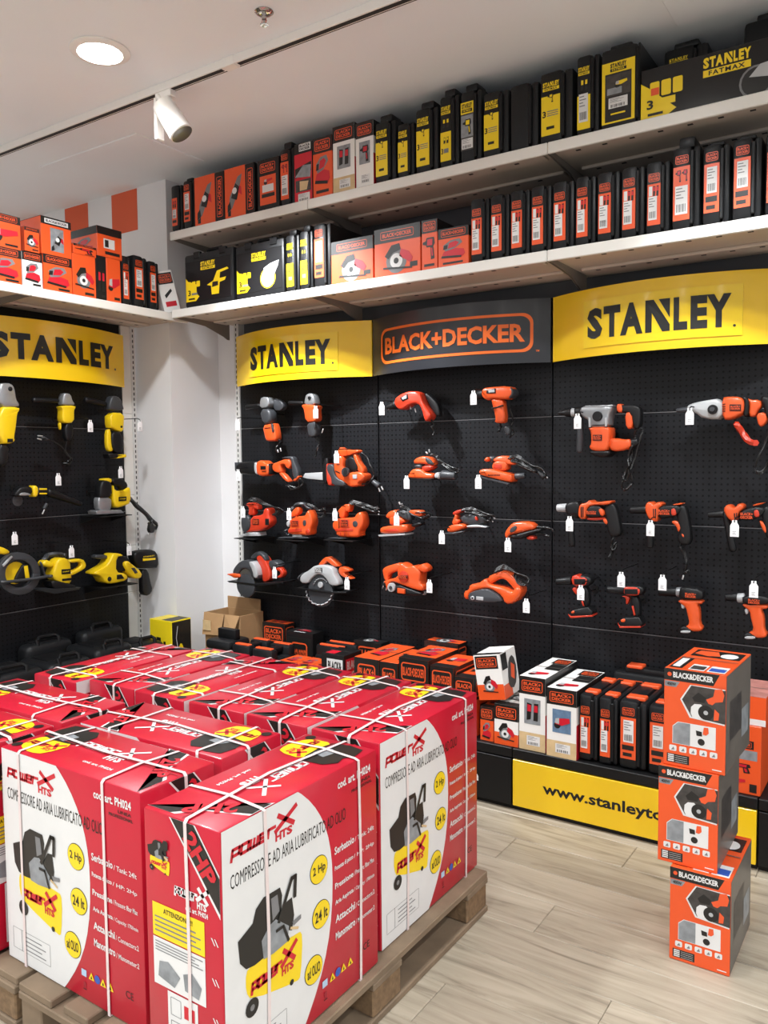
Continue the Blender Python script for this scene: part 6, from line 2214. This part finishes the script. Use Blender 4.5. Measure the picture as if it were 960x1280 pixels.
x0, x1 = W(766, 850, Y=-.085).x, W(862, 850, Y=-.085).x
t = thing('tool_case', 'long black case with orange strip standing behind the short cases', 'case', ((x0 + x1) / 2, -.085, PZ0), 0, GP)
w_ = x1 - x0
MB().rbox(-w_ / 2, w_ / 2, 0, .075, .003, .31, 'case_black', .016, 2).build('shell', t)
MB().rbox(-w_ / 2 + .05, w_ / 2 - .02, .012, .066, .30, .335, 'case_dark', .01, 2).build('lid', t)
MB().rbox(-w_ / 2 + .06, -w_ / 2 + .13, .005, .07, .33, .345, 'label_orange', .004).build('latch', t)
mb = MB()
L_strip(Face(mb, (-w_ / 2, -.0004, .2), (1, 0, 0), (0, 0, 1), w_, .1))
mb.build('label', t, 0)


def P_small(kind, body='orange'):
    def p(F):
        for k in ('front', 'right'):
            f = F[k]
            f.rect(0, .62, 1, 1, 'ink_black', 1)
            bd_logo(f.sub(.08, .67, .92, .94), k == 'front' and body != 'one')
            if body == 'white':
                f.rect(0, 0, 1, .3, 'carton_orange', 1)
            pic_tool(f.sub(.12, .06, .88, .58), kind, 2)
        t = F['top']
        pic_tool(t.sub(.15, .3, .85, .9), kind, 2)
        t.rect(0, 0, 1, .22, 'ink_black', 1)
    return p


def P_blackfront(kind):
    def p(F):
        for k in ('front', 'right'):
            f = F[k]
            f.rect(0, .3, 1, 1, 'ink_black', 1)
            bd_logo(f.sub(.14, .48, .86, .9), True)
        pic_tool(F['top'].sub(.2, .2, .8, .8), kind, 2)
    return p


pb('small orange carton at the end of the black plinth, under the tilted white one', 600, 617, 915, .435, 'carton_orange', P_small('sander'), d=.2, yf=-.425)
pb('white and orange carton under the tilted white one', 617.5, 648, 915, .462, 'carton_white', P_small('saw', 'white'), d=.22, yf=-.43)
# tilted white carton lying across both
q0 = W(601, 888, Y=-.43)


def P_tiltw(F):
    f = F['front']
    f.rect(0, 0, 1, .34, 'carton_orange', 1)
    f.rect(.05, .68, .9, .97, 'ink_black', 1)
    bd_logo(f.sub(.1, .72, .85, .93), True)
    pic_tool(f.sub(.2, .1, .8, .56), 'saw', 2)
    g = F['right']
    g.rect(0, 0, .5, .3, 'carton_orange', 1)
    g.rect(.05, .62, .4, .97, 'ink_black', 1)
    g.poly(chaikin([(.3, .2), (.7, .12), (.95, .5), (.8, .85), (.5, .8), (.35, .5)], 1), 'photo_dark', 2)
    g.poly([(.5, .4), (.7, .3), (.8, .6), (.6, .7)], 'label_orange', 3)
    F['top'].rect(.0, .0, 1, .2, 'ink_black', 1)


carton('white carton lying tilted on top of two small orange cartons', (1.893, -.425, .4735), .128, .205, .19, 'carton_white', P_tiltw,
       rot=(0, math.radians(-9), math.radians(4)), group=GP)
pb('orange carton with dark picture on its lid, beside the tilted white carton', 567.5, 592, 850, .556, 'carton_orange', P_small('two'), d=.3)
pb('orange and black carton with brake-pad shaped picture, in the front row', 537.5, 567, 850, .590, 'carton_orange', P_small('grinder', 'one'), d=.26)
pb('orange carton with red sander picture standing out in the front row', 498.5, 535.5, 840, .606, 'carton_orange', P_small('sander', 'one'), d=.3)
pb('black-fronted carton left of the red sander carton', 474.5, 497.5, 840, .572, 'carton_orange', P_blackfront('drill'), d=.3)
pb('black-fronted orange carton with lid picture, at the left of the front row', 442.5, 474, 835, .575, 'carton_orange', P_blackfront('sander'), d=.34)
pb('orange carton at the back of the plinth under the belt sander', 530, 572, 812, .62, 'carton_orange', P_small('saw'), d=.1, yf=-.112)
pb('black and white carton with gold disc print at the back of the plinth', 442, 477, 810, .565, 'carton_black', P_blackfront('saw'), d=.075, yf=-.085)


def P_bw2(F):
    f = F['front']
    f.rect(0, .0, .5, .45, 'carton_orange', 1)
    f.rect(.25, .5, .95, .92, 'ink_white', 1)
    f.text('BLACK&', .3, .72, .9, .88, 'ink_black', 2, .04)
    f.text('DECKER', .3, .54, .9, .68, 'ink_black', 2, .04)
    f.poly([(.45, .4), (.9, .3), (.95, .1), (.5, .05)], 'photo_grey', 2)
    g = F['right']
    g.rect(.1, .5, .95, .92, 'ink_red', 1)
    g.text('BLACK&', .16, .72, .9, .88, 'ink_white', 2, .04)
    g.text('DECKER', .16, .54, .9, .68, 'ink_white', 2, .04)
    F['top'].rect(.1, .1, .5, .5, 'ink_red', 1)


pb('black and white BLACK&DECKER carton between the flat cartons and the front row', 401.5, 430, 830, .565, 'carton_black', P_bw2, d=.16, yf=-.42)


def P_flat(F):
    f = F['front']
    f.rect(.05, .15, .95, .9, 'ink_black', 1)
    bd_logo(f.sub(.2, .3, .8, .8), False)
    t = F['top']
    t.rect(0, 0, 1, .16, 'ink_black', 1)
    t.rect(.3, .03, .7, .13, 'ink_white', 2)
    pic_tool(t.sub(.2, .35, .8, .85), 'sander', 2)


for i, (a, b) in enumerate(((341, 360.5), (361, 380.5), (381, 400.5))):
    pb('flat orange carton lying low, %s of three in front of the cases' % ORD[i], a, b, 835, .475, 'carton_orange', P_flat, d=.2, yf=-.43)
pb('orange carton against the pegboard behind the black cases', 328, 356, 784, .60, 'carton_orange', P_small('two'), d=.09, yf=-.105)
pb('orange-lidded dark carton in front of the pegboard, right of the orange one', 357, 391, 795, .578, 'carton_black', P_flat, d=.1, yf=-.14)


def pcase(label, px0, px1, py, yf, top, d, rz=0.):
    """case with moulded hand grip seen from above"""
    x0, x1 = W(px0, py, Y=yf).x, W(px1, py, Y=yf).x
    w, h = x1 - x0, top - PZ0
    t = thing('tool_case', label, 'case', ((x0 + x1) / 2, yf, PZ0), rz, GP)
    MB().rbox(-w / 2, w / 2, 0, d, 0, h * .8, 'case_black', .018, 2).build('shell', t)
    MB().rbox(-w / 2 + .006, w / 2 - .006, .008, d * .3, h * .6, h, 'case_black', .016, 2).build('lid_end', t)
    MB().rbox(-w / 2 + .006, w / 2 - .006, d * .7, d - .008, h * .6, h, 'case_black', .016, 2).build('lid_end', t)
    MB().rbox(-w * .2, w * .2, d * .25, d * .75, h * .86, h * .97, 'case_dark', .008, 2).build('grip', t)
    for q in (.1, .78):
        MB().rbox(-w * .36, w * .36, d * q, d * q + d * .13, h - .006, h + .006, 'label_orange', .003).build('latch', t)
    return t


pcase('black case with orange latches lying behind the flat cartons', 392, 434, 812, -.215, .545, .13)
pcase('black case with orange latches, nearest the flat orange cartons', 312, 339, 820, -.43, .53, .22)
pcase('black case with orange latches, left neighbour of the nearest', 287, 311, 815, -.43, .535, .22)
# big toolbox with flat handle
x0, x1 = W(257, 800, Y=-.43).x, W(286, 800, Y=-.43).x
x0 = max(x0, -.118)
t = thing('toolbox', 'black toolbox with flat raised handle and orange clip, beside the cardboard', 'toolbox', ((x0 + x1) / 2, -.43, PZ0), 0, GP)
w_ = x1 - x0
MB().rbox(-w_ / 2, w_ / 2, 0, .17, 0, .22, 'case_black', .02, 2).build('body', t)
MB().rbox(-w_ / 2 - .004, w_ / 2 + .004, -.004, .174, .205, .265, 'case_black', .022, 2).build('lid', t)
MB().rbox(-w_ * .3, w_ * .46, .06, .1, .262, .32, 'case_dark', .006, 2).build('handle', t)
MB().rbox(w_ * .05, w_ * .3, -.009, .0, .12, .2, 'label_orange', .003).build('clip', t)

# -- corner: cardboard boxes and the yellow carton
q = W(272, 790, Y=-.245)
t = thing('cardboard_box', 'opened brown cardboard box with folded flaps in the corner', 'box', (.03, -.245, PZ0), 0, GP)
w_, h_, d_ = .29, .37, .2
for (a, b, c, d2, nm_) in ((-w_ / 2, w_ / 2, 0, .005, 'front_wall'), (-w_ / 2, w_ / 2, d_ - .005, d_, 'back_wall'), (-w_ / 2, -w_ / 2 + .005, .005, d_ - .005, 'side_wall'), (w_ / 2 - .005, w_ / 2, .005, d_ - .005, 'side_wall')):
    MB().rbox(a, b, c, d2, 0, h_, 'cardboard', .001).build(nm_, t)
MB().rbox(-w_ / 2, w_ / 2, .003, d_ - .003, 0, .006, 'cardboard_dark', .001).build('bottom', t)
mb = MB()
mb.raw([(-w_ / 2, -.001, h_), (.02, -.001, h_), (.02, -.035, h_ - .12), (-w_ / 2 + .01, -.03, h_ - .13)], [(0, 1, 2, 3)], 'cardboard')
mb.raw([(.03, -.001, h_), (w_ / 2, -.001, h_), (w_ / 2 - .01, -.05, h_ - .1), (.04, -.03, h_ - .08)], [(0, 1, 2, 3)], 'cardboard')
o = mb.build('flap', t, 0)
o.modifiers.new('thickness', 'SOLIDIFY').thickness = .004
MB().rbox(-w_ / 2 - .002, w_ / 2 - .02, d_ - .004, d_ + .002, h_ - .01, h_ + .07, 'cardboard', .001).build('flap', t)
MB().rbox(-.09, -.045, -.0012, .001, .12, .22, 'ink_black', .0004).build('stamp', t)
MB().rbox(-.125, -.06, -.0365, -.034, h_ - .1, h_ - .04, 'ink_wood', .0004).build('shipping_label', t)


def P_yel(F):
    f = F['front']
    f.rect(.3, .5, .5, .7, 'ink_black', 1)
    f.rect(.62, .54, .72, .64, 'ink_black', 1)
    for k in ('right',):
        g = F[k]
        g.rect(.02, .02, .98, .98, 'ink_black', 1)
        g.poly(chaikin([(.25, .1), (.5, .08), (.6, .5), (.45, .62), (.3, .5)], 1), 'label_yellow', 2)
        g.poly([(.3, .1), (.9, .06), (.9, .22), (.32, .26)], 'tool_pale', 3)
        g.line([(.3, .5), (.22, .7), (.3, .9)], .004, 'ink_white', 2)
    F['top'].rect(.5, .05, .98, .95, 'ink_black', 1)


carton('yellow and black carton with sander picture in the corner by the column', (-.245, -.475, PZ0), .19, .345, .15, 'carton_yellow', P_yel, group=GP)

# -- right end of the plinth: shrink-wrapped carton on an orange one


def P_kit(F):
    f = F['front']
    f.rect(0, .78, 1, .9, 'carton_orange', 1)
    f.rect(0, .5, .9, .64, 'photo_grey', 1)
    f.rect(.1, .66, .8, .78, 'ink_black', 1)
    bd_logo(f.sub(.16, .68, .74, .76), False)
    pic_tool(f.sub(.1, .3, .8, .46), 'drill', 2)
    pic_tool(f.sub(.1, .1, .6, .26), 'grinder', 2)
    f.rect(.7, .04, .9, .16, 'ink_black', 2)


pb('orange carton with tool pictures at the right end of the plinth', 905, 951, 985, .545, 'carton_orange', P_kit, d=.3, yf=-.43)


def P_film(F):
    F['top'].rect(0, 0, 1, 1, 'shrink_film', 1)
    F['front'].rect(0, .0, 1, .22, 'ink_white', 1)


pb('shrink-wrapped orange carton lying on the tool picture carton', 906, 958, 890, .655, 'carton_orange', P_film, d=.26, yf=-.42, z0=.5465)

# ================================================================= black cases along the left wall
GB = 'black cases along the left wall'


def lcase(label, y0, y1, x1, h, d, tilt=0., yel=False):
    w = y1 - y0 - .006
    t = thing('tool_case', label, 'case', (x1, (y0 + y1) / 2, PZ0), R90, GB)
    MB().rbox(-w / 2, w / 2, 0, d, 0, h * .55, 'case_black', .02, 3).build('shell', t)
    MB().rbox(-w / 2 + .004, w / 2 - .004, .006, d - .004, h * .56, h, 'case_black', .035, 3).build('lid', t)
    MB().tube([(-w * .22, .02, h * .86), (-w * .22, .035, h + .018), (-w * .16, .045, h + .028), (w * .16, .045, h + .028), (w * .22, .035, h + .018), (w * .22, .02, h * .86)], .011, 'case_dark', 8).build('handle', t)
    for s in (-1, 1):
        MB().rbox(s * w * .33 - .025, s * w * .33 + .025, -.006, .03, h * .42, h * .74, 'case_dark', .006, 2).build('latch', t)
    MB().rbox(-w * .3, w * .3, d * .3, d * .8, h - .004, h + .005, 'case_dark', .006, 2).build('lid_panel', t)
    if yel:
        mb = MB()
        fatmax(Face(mb, (-w * .2, -.0005, h * .12), (1, 0, 0), (0, 0, 1), w * .5, h * .3))
        mb.build('label', t, 0)
    return t


lcase('large black case at the left photo edge, on the left wall plinth', -1.62, -1.28, -.15, .26, .3)
lcase('black case with rounded lid, second from the left photo edge', -1.275, -1.0, -.15, .255, .3)
lcase('black case with rounded lid, third from the left photo edge', -.995, -.73, -.15, .275, .3)
lcase('black case with small yellow lettering beside the yellow carton', -.725, -.49, -.17, .24, .28, yel=True)
lcase('black case at the back of the left plinth, behind the second and third', -1.2, -.9, -.455, .30, .12)
lcase('black case at the back of the left plinth, nearest the column', -.85, -.55, -.46, .31, .11)
